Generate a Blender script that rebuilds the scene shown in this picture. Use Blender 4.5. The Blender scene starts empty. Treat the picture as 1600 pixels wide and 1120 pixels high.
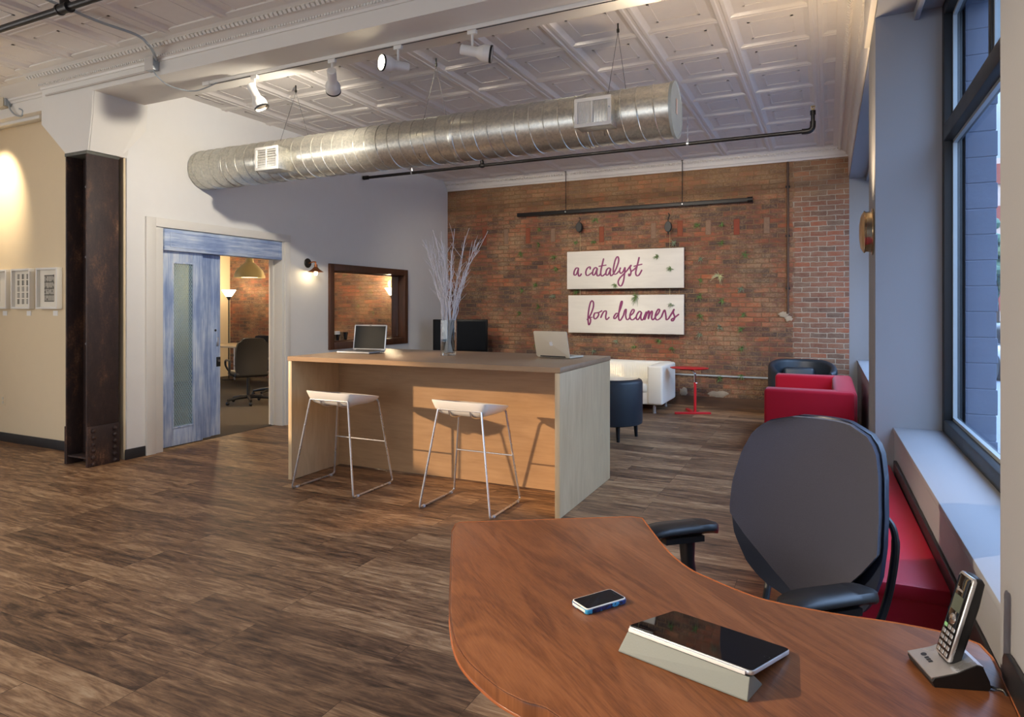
import bpy, bmesh, math, random
from mathutils import Vector, Matrix
R = math.radians
random.seed(7)
SC = bpy.context.scene
COL = SC.collection

# ------------------------------------------------------------------ camera
FOC = 1027.0; YAW = R(25.7); HOR = 479.0; EYE = 1.5
cy_, sy_ = math.cos(YAW), math.sin(YAW)
cam_d = bpy.data.cameras.new('camera'); cam = bpy.data.objects.new('camera', cam_d); COL.objects.link(cam)
cam.location = (0, 0, EYE); cam.rotation_euler = (R(90), 0, YAW)
cam_d.sensor_fit = 'HORIZONTAL'; cam_d.sensor_width = 36.0
cam_d.lens = 36.0 * FOC / 1600.0
cam_d.shift_y = -(560.0 - HOR) / 1600.0
cam_d.clip_start = 0.05; cam_d.clip_end = 300
SC.camera = cam

# measured positions: a photo pixel meets a known real plane
def ray(u, v):
    a = (u - 800) / FOC; b = (HOR - v) / FOC
    return Vector((a * cy_ - sy_, a * sy_ + cy_, b))
def at_z(u, v, z=0.0):
    r = ray(u, v); t = (z - EYE) / r.z
    return Vector((r.x * t, r.y * t, z))
def at_y(u, v, y):
    r = ray(u, v); t = y / r.y
    return Vector((r.x * t, y, EYE + r.z * t))
def at_x(u, v, x):
    r = ray(u, v); t = x / r.x
    return Vector((x, r.y * t, EYE + r.z * t))

# ------------------------------------------------------------------ objects
def tag(o, label=None, cat=None, group=None, kind=None):
    if label: o['label'] = label
    if cat: o['category'] = cat
    if group: o['group'] = group
    if kind: o['kind'] = kind
    return o
def thing(name, label, cat, loc=(0, 0, 0), rz=0.0, group=None):
    o = bpy.data.objects.new(name, None); COL.objects.link(o)
    o.empty_display_size = 0.1
    o.location = loc; o.rotation_euler = (0, 0, rz)
    return tag(o, label, cat, group)
def world_of(o):
    m = Matrix.Identity(4)
    while o is not None:
        m = Matrix.LocRotScale(o.location, o.rotation_euler, o.scale) @ m
        o = o.parent
    return m
def dup(root, loc=None, rz=None, label=None):
    def cp(o, par):
        c = o.copy(); COL.objects.link(c)
        if par is not None: c.parent = par
        for ch in list(o.children): cp(ch, c)
        return c
    c = cp(root, None)
    if loc is not None: c.location = loc
    if rz is not None: c.rotation_euler = (0, 0, rz)
    if label: c['label'] = label
    return c

class MB:
    def __init__(s, M=None):
        s.bm = bmesh.new(); s.M = M or Matrix.Identity(4)
    def v(s, p): return s.bm.verts.new(s.M @ Vector(p))
    def face(s, vs):
        try: return s.bm.faces.new(vs)
        except ValueError: return None
    def box(s, x0, x1, y0, y1, z0, z1, M=None):
        P = [(x0,y0,z0),(x1,y0,z0),(x1,y1,z0),(x0,y1,z0),(x0,y0,z1),(x1,y0,z1),(x1,y1,z1),(x0,y1,z1)]
        vs = [s.v(M @ Vector(p) if M else p) for p in P]
        for f in ((0,3,2,1),(4,5,6,7),(0,1,5,4),(1,2,6,5),(2,3,7,6),(3,0,4,7)): s.face([vs[i] for i in f])
        return s
    def prism(s, pts, z0, z1, M=None):
        T = (lambda p: M @ Vector(p)) if M else (lambda p: p)
        a = [s.v(T((x, y, z0))) for x, y in pts]; b = [s.v(T((x, y, z1))) for x, y in pts]
        n = len(pts)
        s.face(a[::-1]); s.face(b)
        for i in range(n): s.face([a[i], a[(i+1) % n], b[(i+1) % n], b[i]])
        return s
    def loft(s, rings, close=True, caps=True):
        R_ = [[s.v(p) for p in r] for r in rings]
        n = len(R_[0]); m = n if close else n - 1
        for a, b in zip(R_[:-1], R_[1:]):
            for i in range(m): s.face([a[i], a[(i+1) % n], b[(i+1) % n], b[i]])
        if caps and close: s.face(R_[0][::-1]); s.face(R_[-1])
        return s
    def tube(s, pts, r, n=8, caps=True):
        P = [Vector(p) for p in pts]; rr = r if isinstance(r, (list, tuple)) else [r] * len(P)
        rings = []; N = None
        for i, p in enumerate(P):
            if i == 0: T = P[1] - P[0]
            elif i == len(P) - 1: T = P[-1] - P[-2]
            else: T = (P[i+1] - p).normalized() + (p - P[i-1]).normalized()
            if T.length < 1e-9: T = Vector((0, 0, 1))
            T.normalize()
            if N is None:
                N = T.orthogonal().normalized()
            else:
                N = N - T * N.dot(T)
                if N.length < 1e-6: N = T.orthogonal()
                N.normalize()
            B = T.cross(N)
            rings.append([p + (N * math.cos(2*math.pi*k/n) + B * math.sin(2*math.pi*k/n)) * rr[i] for k in range(n)])
        return s.loft(rings, True, caps)
    def cyl(s, p0, p1, r, n=16, r1=None): return s.tube([p0, p1], [r, r if r1 is None else r1], n)
    def lathe(s, prof, c=(0,0,0), n=32, M=None, a0=0, a1=2*math.pi):
        full = abs(a1 - a0 - 2*math.pi) < 1e-6
        M = M or Matrix.Identity(4); c = Vector(c)
        rings = []
        k = n if full else n + 1
        for r, z in prof:
            rings.append([s.v(c + M @ Vector((max(r,1e-4)*math.cos(a0+(a1-a0)*i/n), max(r,1e-4)*math.sin(a0+(a1-a0)*i/n), z))) for i in range(k)])
        for a, b in zip(rings[:-1], rings[1:]):
            for i in range(n): s.face([a[i], a[(i+1) % k], b[(i+1) % k], b[i]])
        return s
    def ball(s, c, r, sc=(1,1,1), n=12):
        c = Vector(c)
        prof = [(math.sin(math.pi*i/n)*r, -math.cos(math.pi*i/n)*r) for i in range(n+1)]
        return s.lathe(prof, c, 2*n, Matrix.Diagonal((sc[0], sc[1], sc[2])).to_4x4())
    def grid(s, fn, nu, nv, close_u=False):
        V = [[s.v(fn(i/nu, j/nv)) for j in range(nv+1)] for i in range(nu + (0 if close_u else 1))]
        m = len(V)
        for i in range(nu):
            for j in range(nv): s.face([V[i][j], V[(i+1) % m][j], V[(i+1) % m][j+1], V[i][j+1]])
        return s
    def rbox(s, x0, x1, y0, y1, z0, z1, r=0.02, seg=3, M=None):
        b = bmesh.new()
        P = [(x0,y0,z0),(x1,y0,z0),(x1,y1,z0),(x0,y1,z0),(x0,y0,z1),(x1,y0,z1),(x1,y1,z1),(x0,y1,z1)]
        vs = [b.verts.new(p) for p in P]
        for f in ((0,3,2,1),(4,5,6,7),(0,1,5,4),(1,2,6,5),(2,3,7,6),(3,0,4,7)): b.faces.new([vs[i] for i in f])
        bmesh.ops.bevel(b, geom=list(b.edges), offset=r, segments=seg, profile=0.5, affect='EDGES')
        mp = {}
        for vv in b.verts: mp[vv] = s.v(M @ vv.co if M else vv.co)
        for f in b.faces: s.face([mp[x] for x in f.verts])
        b.free(); return s
    def build(s, name, mat, parent=None, world=False, smooth=True, angle=35, bev=0.0, seg=2, label=None, doubles=False):
        bm = s.bm
        if doubles: bmesh.ops.remove_doubles(bm, verts=bm.verts, dist=1e-5)
        bmesh.ops.recalc_face_normals(bm, faces=bm.faces)
        if bev > 0:
            es = [e for e in bm.edges if len(e.link_faces) == 2 and e.calc_face_angle(0) > R(30)]
            bmesh.ops.bevel(bm, geom=es, offset=bev, segments=seg, profile=0.5, affect='EDGES', clamp_overlap=True)
        if parent is not None and world:
            bm.transform(world_of(parent).inverted())
        me = bpy.data.meshes.new(name); bm.to_mesh(me); bm.free()
        for m in (mat if isinstance(mat, (list, tuple)) else [mat]): me.materials.append(m)
        if smooth:
            for p in me.polygons: p.use_smooth = True
            me.set_sharp_from_angle(angle=R(angle))
        o = bpy.data.objects.new(name, me); COL.objects.link(o)
        if parent is not None: o.parent = parent
        if label: o['label'] = label
        return o
def struct(name, mb, mat, parent=None, **k):
    o = mb.build(name, mat, parent, **k)
    if parent is None: o['kind'] = 'structure'
    return o
def rect(x0, x1, y0, y1): return [(x0,y0),(x1,y0),(x1,y1),(x0,y1)]
def rpoly(pts, rads, seg=8):
    """polygon with rounded corners"""
    out = []; n = len(pts)
    for i in range(n):
        p = Vector(pts[i]); a = Vector(pts[i-1]); b = Vector(pts[(i+1) % n])
        r = rads[i] if isinstance(rads, (list, tuple)) else rads
        if r <= 1e-6: out.append((p.x, p.y)); continue
        da = (a-p).normalized(); db = (b-p).normalized()
        ang = math.acos(max(-1, min(1, da.dot(db))))
        L = min(r / math.tan(ang/2), (a-p).length*.49, (b-p).length*.49)
        p0 = p + da*L; p1 = p + db*L
        for k in range(seg+1):
            t = k/seg
            q = p0*(1-t)**2 + p*2*t*(1-t) + p1*t*t
            out.append((q.x, q.y))
    return out
def crom(P, k=6):
    """smooth curve through points"""
    P = [Vector(p) for p in P]; out = []
    for i in range(len(P)-1):
        p0 = P[max(i-1,0)]; p1 = P[i]; p2 = P[i+1]; p3 = P[min(i+2, len(P)-1)]
        for j in range(k):
            t = j/k
            out.append(0.5*((2*p1)+(p2-p0)*t+(2*p0-5*p1+4*p2-p3)*t*t+(3*p1-p0-3*p2+p3)*t**3))
    out.append(P[-1]); return out
def frame_to(d, up=(0,0,1)):
    """matrix whose +Z looks along d"""
    return Vector(d).normalized().to_track_quat('Z', 'Y').to_matrix().to_4x4()

# ------------------------------------------------------------------ materials
class NT:
    def __init__(s, name):
        s.m = bpy.data.materials.new(name); s.m.use_nodes = True
        s.t = s.m.node_tree; s.n = s.t.nodes; s.n.clear()
        s.out = s.n.new('ShaderNodeOutputMaterial')
    def add(s, typ, **kw):
        nd = s.n.new(typ)
        for k, val in kw.items():
            if k in nd.inputs:
                s.set(nd.inputs[k], val)
            else: setattr(nd, k, val)
        return nd
    def set(s, inp, val):
        if isinstance(val, bpy.types.NodeSocket): s.t.links.new(val, inp)
        elif isinstance(val, bpy.types.Node): s.t.links.new(val.outputs[0], inp)
        else:
            if isinstance(val, (tuple, list)) and len(val) == 3 and inp.type == 'RGBA': val = (*val, 1)
            inp.default_value = val
    def obj(s): return s.add('ShaderNodeTexCoord').outputs['Object']
    def mapping(s, vec, scale=(1,1,1), rot=(0,0,0), loc=(0,0,0)):
        return s.add('ShaderNodeMapping', Vector=vec, Scale=scale, Rotation=rot, Location=loc).outputs[0]
    def noise(s, vec, scale=5, detail=4, rough=.55, dist=0):
        return s.add('ShaderNodeTexNoise', Vector=vec, Scale=scale, Detail=detail, Roughness=rough, Distortion=dist).outputs['Fac']
    def ramp(s, fac, stops, interp='LINEAR'):
        nd = s.add('ShaderNodeValToRGB', Fac=fac); cr = nd.color_ramp; cr.interpolation = interp
        while len(cr.elements) > 1: cr.elements.remove(cr.elements[-1])
        for i, (p, c) in enumerate(stops):
            e = cr.elements[0] if i == 0 else cr.elements.new(p)
            e.position = p; e.color = (*c, 1) if len(c) == 3 else c
        return nd.outputs['Color']
    def mix(s, fac, a, b, mode='MIX'):
        nd = s.n.new('ShaderNodeMix'); nd.data_type = 'RGBA'; nd.blend_type = mode
        s.set(nd.inputs[0], fac); s.set(nd.inputs[6], a); s.set(nd.inputs[7], b)
        return nd.outputs[2]
    def math(s, op, a, b=0.0, c=None):
        nd = s.n.new('ShaderNodeMath'); nd.operation = op
        s.set(nd.inputs[0], a); s.set(nd.inputs[1], b)
        if c is not None: s.set(nd.inputs[2], c)
        return nd.outputs[0]
    def sep(s, vec): return s.add('ShaderNodeSeparateXYZ', Vector=vec).outputs
    def comb(s, x=0.0, y=0.0, z=0.0): return s.add('ShaderNodeCombineXYZ', X=x, Y=y, Z=z).outputs[0]
    def bump(s, h, strength=.3, dist=.01):
        return s.add('ShaderNodeBump', Height=h, Strength=strength, Distance=dist).outputs[0]
    def pbsdf(s, **kw):
        nd = s.add('ShaderNodeBsdfPrincipled')
        for k, val in kw.items(): s.set(nd.inputs[k.replace('_', ' ')], val)
        s.t.links.new(nd.outputs[0], s.out.inputs[0]); return nd

def lin(r, g, b):
    f = lambda c: (c/255/12.92) if c/255 <= .04045 else ((c/255+.055)/1.055)**2.4
    return (f(r), f(g), f(b))
def plain(name, col, rough=.5, metal=0.0, var=.06, scale=8, bump=.0, bscale=60, coat=0.0, spec=.5, trans=0.0):
    t = NT(name); co = t.obj()
    n = t.noise(co, scale, 3)
    a = tuple(max(0, c*(1-var)) for c in col); b = tuple(min(1, c*(1+var)) for c in col)
    c = t.mix(n, a, b)
    kw = dict(Base_Color=c, Roughness=t.math('MULTIPLY_ADD', n, .1, rough-.05), Metallic=metal, Coat_Weight=coat, Specular_IOR_Level=spec, Transmission_Weight=trans)
    if bump > 0: kw['Normal'] = t.bump(t.noise(co, bscale, 4), bump, .004)
    t.pbsdf(**kw); return t.m
def glow(name, col, strength):
    t = NT(name); e = t.add('ShaderNodeEmission', Color=col, Strength=strength)
    t.t.links.new(e.outputs[0], t.out.inputs[0]); return t.m
def glass(name, tint=(1,1,1), rough=0.0, refl=1.0):
    t = NT(name)
    tr = t.add('ShaderNodeBsdfTransparent', Color=tint); gl = t.add('ShaderNodeBsdfGlossy', Color=(1,1,1), Roughness=rough)
    fr = t.add('ShaderNodeFresnel', IOR=1.45)
    mx = t.n.new('ShaderNodeMixShader')
    t.set(mx.inputs[0], t.math('MULTIPLY', fr.outputs[0], refl)); t.t.links.new(tr.outputs[0], mx.inputs[1]); t.t.links.new(gl.outputs[0], mx.inputs[2])
    t.t.links.new(mx.outputs[0], t.out.inputs[0]); return t.m
def wood(name, dark, light, axis='X', grain=40, rough=.4, coat=0.0, big=1.2, contrast=1.0):
    t = NT(name); co = t.obj()
    st = {'X': (.06,1,1), 'Y': (1,.06,1), 'Z': (1,1,.06)}[axis]
    m1 = t.mapping(co, tuple(x*grain for x in st)); m2 = t.mapping(co, tuple(x*grain*.14 for x in ((.25,1,1) if axis=='X' else (1,.25,1) if axis=='Y' else (1,1,.25))))
    fine = t.noise(m1, 1.0, 5, .65); wide = t.noise(m2, 1.0, 4, .55, big)
    f = t.math('ADD', t.math('MULTIPLY', fine, .5*contrast), t.math('MULTIPLY', wide, .6))
    c = t.ramp(f, [(.28, dark), (.5, tuple((a+b)/2 for a, b in zip(dark, light))), (.78, light)])
    t.pbsdf(Base_Color=c, Roughness=t.math('MULTIPLY_ADD', fine, .12, rough-.06), Coat_Weight=coat, Coat_Roughness=.25, Normal=t.bump(fine, .06, .002))
    return t.m
def brick_mat(name, plane='xz', room=False):
    t = NT(name); co = t.obj(); x, y, z = t.sep(co)
    u = x if plane == 'xz' else y
    base = t.comb(u, z, 0.0)
    wob = t.add('ShaderNodeTexNoise', Vector=base, Scale=9.0, Detail=4.0).outputs['Color']
    wob2 = t.n.new('ShaderNodeVectorMath'); wob2.operation = 'MULTIPLY_ADD'
    t.set(wob2.inputs[0], wob); wob2.inputs[1].default_value = (.034, .026, 0); t.set(wob2.inputs[2], base)
    bt = t.add('ShaderNodeTexBrick', Vector=wob2.outputs[0], Color1=(0,0,0), Color2=(1,1,1), Mortar=(.5,.5,.5), Scale=1.0)
    bt.inputs['Mortar Size'].default_value = .0075; bt.inputs['Mortar Smooth'].default_value = .6
    bt.inputs['Bias'].default_value = 0; bt.inputs['Brick Width'].default_value = .215; bt.inputs['Row Height'].default_value = .0715
    bt.offset = .5; bt.squash = 1
    rnd = bt.outputs['Color']; mort = bt.outputs['Fac']
    patch = t.noise(base, 1.1, 5, .6); fine = t.noise(base, 38, 5, .7); mid = t.noise(t.mapping(base, (1,2.2,1)), 5.5, 4, .6)
    bc = t.ramp(rnd, [(0, lin(86,64,58)), (.12, lin(104,72,62)), (.25, lin(156,92,68)), (.4, lin(184,106,72)), (.52, lin(140,86,68)), (.66, lin(190,122,88)), (.8, lin(96,74,66)), (.9, lin(150,94,72)), (1, lin(176,108,80))])
    bc = t.mix(t.math('MULTIPLY', fine, .5), bc, lin(92,68,58), 'MIX')
    # soot and lime left on the old wall in drifts
    soot = t.ramp(t.math('ADD', t.math('MULTIPLY', patch, .6), t.math('MULTIPLY', mid, .5)), [(.47, (0,0,0)), (.62, (1,1,1))])
    bc = t.mix(t.math('MULTIPLY', soot, .78), bc, lin(86,74,68))
    lime = t.ramp(t.math('ADD', t.math('MULTIPLY', t.noise(base, 1.7, 5, .7), .6), t.math('MULTIPLY', fine, .45)), [(.50, (0,0,0)), (.66, (1,1,1))])
    bc = t.mix(t.math('MULTIPLY', lime, .72), bc, lin(180,150,116))
    mc_old = t.mix(t.math('ADD', t.math('MULTIPLY', patch, .5), t.math('MULTIPLY', mid, .5)), lin(84,62,50), lin(182,148,112))
    if not room:
        # rebuilt strip at the window end: pale mortar, browner brick
        edge = t.math('ADD', u, t.math('MULTIPLY', t.math('SUBTRACT', t.noise(base, 6, 3), .5), .18))
        new = t.ramp(t.math('MULTIPLY_ADD', edge, 1.0, .96), [(.5, (0,0,0)), (.53, (1,1,1))])   # x about -0.45
        mc = t.mix(new, mc_old, t.mix(mid, lin(146,130,114), lin(222,210,192)))
        bcn = t.ramp(rnd, [(0, lin(88,62,54)), (.3, lin(138,78,58)), (.5, lin(112,84,70)), (.7, lin(158,84,56)), (1, lin(128,86,66))])
        bcn = t.mix(t.math('MULTIPLY', t.math('ADD', fine, t.math('MULTIPLY_ADD', mid, 1.4, -.7)), .6), bcn, lin(164,146,126))
        bc = t.mix(new, bc, bcn)
        # mortar-smeared band under the cornice
        top = t.ramp(t.math('MULTIPLY_ADD', z, 1.0, t.math('MULTIPLY_ADD', patch, .5, -2.75)), [(.45, (0,0,0)), (.7, (1,1,1))])
        bc = t.mix(t.math('MULTIPLY', t.math('MULTIPLY', top, mid), .62), bc, lin(182,142,98))
        mc = t.mix(t.math('MULTIPLY', top, .5), mc, lin(176,136,94))
    else:
        mc = t.mix(.5, mc_old, lin(176,146,112))
    c = t.mix(mort, bc, mc)
    c = t.mix(1.0, c, (1.0,1.0,1.0), 'MULTIPLY')
    h = t.math('ADD', t.math('MULTIPLY', t.math('SUBTRACT', 1.0, mort), 1.0), t.math('MULTIPLY', fine, .5))
    t.pbsdf(Base_Color=c, Roughness=.88, Specular_IOR_Level=.25, Normal=t.bump(h, .9, .013)); return t.m

def floor_mat():
    t = NT('plank_floor'); co = t.obj(); x, y, z = t.sep(co)
    base = t.comb(x, y, 0.0)
    def planks(off):
        bt = t.add('ShaderNodeTexBrick', Vector=base, Color1=(0,0,0), Color2=(1,1,1), Mortar=(.5,.5,.5), Scale=1.0)
        bt.inputs['Mortar Size'].default_value = .0012; bt.inputs['Mortar Smooth'].default_value = .1; bt.inputs['Bias'].default_value = 0
        bt.inputs['Brick Width'].default_value = 1.22; bt.inputs['Row Height'].default_value = .152
        bt.offset = .37; bt.offset_frequency = 3; return bt
    bt = planks(0); rnd = t.sep(bt.outputs['Color'])[0]; gap = bt.outputs['Fac']
    shift = t.comb(t.math('MULTIPLY', rnd, 37.0), t.math('MULTIPLY', rnd, 11.0), t.math('MULTIPLY', rnd, 23.0))
    vadd = t.n.new('ShaderNodeVectorMath'); t.set(vadd.inputs[0], base); t.set(vadd.inputs[1], shift)
    g1 = t.noise(t.mapping(vadd.outputs[0], (2.6, 22, 1)), 1.6, 8, .74, .8)
    g2 = t.noise(t.mapping(vadd.outputs[0], (1.6, 8, 1)), 1.7, 5, .65, 1.4)
    g3 = t.noise(t.mapping(vadd.outputs[0], (5, 130, 1)), 1.3, 4, .6)
    f = t.math('ADD', t.math('ADD', t.math('MULTIPLY', g1, .5), t.math('MULTIPLY', g2, .5)), t.math('MULTIPLY_ADD', rnd, .14, -.07))
    f = t.math('ADD', f, t.math('MULTIPLY_ADD', g3, .16, -.08))
    c = t.ramp(f, [(.33, lin(64,48,37)), (.43, lin(108,80,59)), (.52, lin(144,109,79)), (.61, lin(178,141,104)), (.74, lin(208,176,138))])
    c = t.mix(t.math('MULTIPLY', gap, .8), c, lin(38,28,22))
    t.pbsdf(Base_Color=c, Roughness=t.math('MULTIPLY_ADD', g1, .2, .38), Specular_IOR_Level=.3, Normal=t.bump(t.math('SUBTRACT', t.math('MULTIPLY', g1, .5), gap), .18, .003)); return t.m

def blue_door_mat(name, axis='Z', shift=0.0):
    t = NT(name); co = t.obj()
    st = (15, 15, 1.0) if axis == 'Z' else (15, 1.0, 15)
    m = t.mapping(co, st, loc=(shift, shift, shift))
    n = t.noise(m, 1.5, 5, .65, .5); n2 = t.noise(t.mapping(co, tuple(4*q for q in st)), 1.2, 4, .7); n3 = t.noise(co, 2.2, 3)
    f = t.math('ADD', t.math('ADD', t.math('MULTIPLY', n, .6), t.math('MULTIPLY', n2, .3)), t.math('MULTIPLY_ADD', n3, .4, -.18))
    c = t.ramp(f, [(.32, lin(124,146,190)), (.43, lin(156,176,211)), (.53, lin(194,209,229)), (.66, lin(232,236,240))])
    t.pbsdf(Base_Color=c, Roughness=.5, Normal=t.bump(n2, .12, .003)); return t.m
def rust_mat():
    t = NT('rusted_steel'); co = t.obj()
    n = t.noise(t.mapping(co, (1,1,.35)), 9, 6, .7); n2 = t.noise(co, 60, 4, .7)
    f = t.math('ADD', t.math('MULTIPLY', n, .75), t.math('MULTIPLY', n2, .25))
    c = t.ramp(f, [(.3, lin(38,30,30)), (.52, lin(62,47,43)), (.60, lin(90,64,50)), (.70, lin(138,106,82))])
    t.pbsdf(Base_Color=c, Roughness=.6, Metallic=.15, Normal=t.bump(f, .25, .004)); return t.m
def galv_mat():
    t = NT('galvanised_steel'); co = t.obj()
    vo = t.add('ShaderNodeTexVoronoi', Vector=co, Scale=60.0); f = t.sep(vo.outputs['Color'])[0]
    n = t.noise(t.mapping(co, (.4,2,2)), 3, 4, .6)
    c = t.ramp(t.math('ADD', t.math('MULTIPLY', f, .4), t.math('MULTIPLY', n, .6)), [(.2, lin(190,190,180)), (.5, lin(210,208,197)), (.8, lin(226,222,208))])
    t.pbsdf(Base_Color=c, Metallic=.82, Roughness=t.math('MULTIPLY_ADD', n, .08, t.math('MULTIPLY_ADD', f, .04, .26))); return t.m
def cherry_mat():
    t = NT('cherry_laminate'); co = t.obj()
    m = t.mapping(co, (1,1,1), rot=(0,0,R(42)))
    w = t.noise(t.mapping(m, (.9,6.5,1)), 1.3, 3, .5, .5)
    rings = t.math('SINE', t.math('MULTIPLY', w, 60.0))
    fine = t.noise(t.mapping(m, (14,190,1)), 1.4, 4, .65)
    f = t.math('ADD', t.math('MULTIPLY_ADD', rings, .045, .42), t.math('MULTIPLY_ADD', fine, .42, -.2))
    f = t.math('ADD', f, t.math('MULTIPLY_ADD', w, .4, -.2))
    c = t.ramp(f, [(.3, lin(92,55,36)), (.46, lin(127,79,49)), (.62, lin(147,95,61))])
    t.pbsdf(Base_Color=c, Roughness=.34, Specular_IOR_Level=.4, Normal=t.bump(fine, .05, .001)); return t.m
def fabric(name, col, scale=420, rough=.9, bump=.35, var=.25):
    t = NT(name); co = t.obj(); n = t.noise(co, scale, 2, .6); n2 = t.noise(co, 6, 3)
    c = t.mix(n, tuple(q*(1-var) for q in col), tuple(min(1,q*(1+var)) for q in col))
    t.pbsdf(Base_Color=t.mix(t.math('MULTIPLY', n2, .12), c, (1,1,1), 'SOFT_LIGHT'), Roughness=rough, Specular_IOR_Level=.25, Sheen_Weight=.15, Normal=t.bump(n, bump, .002)); return t.m
def case_mat():
    t = NT('patterned_blue_case'); co = t.obj()
    vo = t.add('ShaderNodeTexVoronoi', Vector=co, Scale=90.0); f = t.sep(vo.outputs['Color'])
    c = t.ramp(f[0], [(0, lin(18,26,60)), (.35, lin(30,60,130)), (.6, lin(60,160,210)), (.8, lin(40,40,90)), (1, lin(150,190,220))], 'CONSTANT')
    t.pbsdf(Base_Color=c, Roughness=.3); return t.m
def wire_glass():
    t = NT('wired_glass'); co = t.obj(); x, y, z = t.sep(co)
    a = t.math('FRACT', t.math('MULTIPLY', t.math('ADD', y, t.math('MULTIPLY', z, .58)), 38.0)); b = t.math('FRACT', t.math('MULTIPLY', t.math('SUBTRACT', y, t.math('MULTIPLY', z, .58)), 38.0))
    w = t.math('MAXIMUM', t.math('LESS_THAN', a, .12), t.math('LESS_THAN', b, .12))
    tr = t.add('ShaderNodeBsdfTransparent', Color=(.62,.74,.78)); gl = t.add('ShaderNodeBsdfGlossy', Roughness=.12)
    df = t.add('ShaderNodeBsdfDiffuse', Color=(.45,.58,.62))
    m1 = t.n.new('ShaderNodeMixShader'); m1.inputs[0].default_value = .1; t.t.links.new(tr.outputs[0], m1.inputs[1]); t.t.links.new(gl.outputs[0], m1.inputs[2])
    m2 = t.n.new('ShaderNodeMixShader'); t.set(m2.inputs[0], t.math('MULTIPLY_ADD', w, .5, .2)); t.t.links.new(m1.outputs[0], m2.inputs[1]); t.t.links.new(df.outputs[0], m2.inputs[2])
    t.t.links.new(m2.outputs[0], t.out.inputs[0]); return t.m

BRICK = brick_mat('old_brick'); BRICK_ROOM = brick_mat('office_brick', 'xz', True)
FLOOR = floor_mat(); RUST = rust_mat(); GALV = galv_mat(); CHERRY = cherry_mat()
WALLW = plain('white_wall_paint', lin(232,231,226), .75, var=.02, bump=.08, bscale=120, spec=.3)
WALLG = plain('pale_grey_wall_paint', lin(142,143,147), .7, var=.02, bump=.06, bscale=120, spec=.3)
CREAM = plain('cream_wall_paint', lin(224,206,172), .75, var=.02, bump=.08, bscale=120, spec=.3)
TIN = plain('painted_pressed_tin', lin(234,229,222), .5, var=.04, scale=14, bump=.15, bscale=45, spec=.4)
TRIMW = plain('white_trim_paint', lin(226,223,214), .5, var=.02)
BASEB = plain('black_rubber_base', lin(40,40,42), .5)
BLUE_Z = blue_door_mat('distressed_blue_paint', 'Z'); BLUE_Y = blue_door_mat('distressed_blue_header', 'Y', 3.7)
IRON = plain('black_iron_pipe', lin(34,31,30), .45, .4, bump=.1, bscale=200)
STEELG = plain('grey_conduit', lin(168,176,180), .4, .35)
WHITEM = plain('white_enamel', lin(228,226,218), .4, var=.02)
WHITEP = plain('white_plastic', lin(236,236,232), .35, var=.02)
CHROME = plain('chrome', lin(225,225,225), .12, 1.0, var=.02)
SATIN = plain('satin_silver', lin(205,206,208), .28, .85, var=.03)
OAK = wood('pale_oak_laminate', lin(196,168,128), lin(224,200,160), 'Z', 60, .42)
OAKX = wood('oak_laminate_long_grain', lin(150,116,82), lin(180,146,108), 'X', 60, .42)
OAKTOP = wood('oak_worktop', lin(150,124,98), lin(178,152,122), 'X', 60, .36)
DARKWOOD = wood('dark_walnut_frame', lin(62,38,26), lin(104,66,44), 'Z', 40, .4)
OLDWOOD = wood('old_base_board', lin(60,42,32), lin(112,80,56), 'X', 14, .6)
BLACKP = plain('black_plastic', lin(24,24,26), .42, var=.1)
BLACKG = plain('black_gloss', lin(10,11,14), .06, var=.05, coat=.5)
SCREEN = plain('dark_screen', lin(46,48,48), .3, var=.04, spec=.12)
SCREENB = plain('black_glass_screen', lin(8,9,11), .03, var=.05); TVSCR = plain('television_panel', lin(12,14,18), .3, var=.05, spec=.08); TVBODY = plain('television_shell', lin(14,14,16), .35, spec=.15)
ALU = plain('brushed_aluminium', lin(228,216,192), .4, .1, var=.03)
KEYS = plain('dark_keys', lin(40,40,44), .5)
MESHG = fabric('charcoal_chair_fabric', lin(54,55,68), 700, .85, .5, .3)
LEATHER = plain('blue_black_leather', lin(38,46,54), .42, var=.12, bump=.25, bscale=130)
CANVAS = fabric('white_canvas', lin(238,234,222), 300, .9, .2, .05)
REDF = fabric('red_cotton', lin(168,10,36), 300, .85, .25, .12)
REDP = plain('red_bench_vinyl', lin(190,26,54), .45, var=.06, bump=.1, bscale=150)
REDM = plain('red_enamel', lin(200,34,44), .38, var=.05)
GREYCOV = plain('grey_polyurethane_cover', lin(136,142,138), .6, var=.04, bump=.1, bscale=300)
CASE = case_mat(); WIREG = wire_glass()
GLASS = glass('window_glass', (.95,.97,.98), 0, .22); VASEG = glass('vase_glass', (.86,.88,.87), 0, 1.2)
BLACKFR = plain('black_window_steel', lin(30,34,38), .5, .2)
BRASS = plain('polished_brass', lin(196,172,136), .14, 1.0); COPPER = plain('copper_shade', lin(170,108,70), .3, .9)
BRASSD = plain('satin_brass', lin(206,186,132), .36, .5)
DARKM = plain('dark_bronze', lin(52,50,46), .4, .6)
SIGNW = wood('whitewashed_board', lin(214,208,198), lin(234,229,219), 'X', 30, .6, contrast=.7)
PURPLE = plain('plum_paint', lin(126,36,92), .5, var=.15, scale=20)
TWIG = plain('white_twig', lin(226,225,230), .6, var=.2, scale=90)
LEAF1 = plain('airplant_green', lin(112,138,80), .6, var=.3, scale=40); LEAF2 = plain('airplant_grey', lin(140,152,126), .65, var=.25, scale=40); LEAF3 = plain('airplant_pale', lin(206,206,160), .6, var=.2, scale=40)
CARPET = plain('brown_carpet', lin(86,78,68), .95, var=.2, scale=90, bump=.4, bscale=300, spec=.1)
TABLETOP = plain('beige_table_top', lin(186,172,146), .4, var=.04)
PAPER = plain('print_paper', lin(228,222,206), .8, var=.03); INK = plain('print_ink', lin(104,101,92), .8, var=.15)
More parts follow.
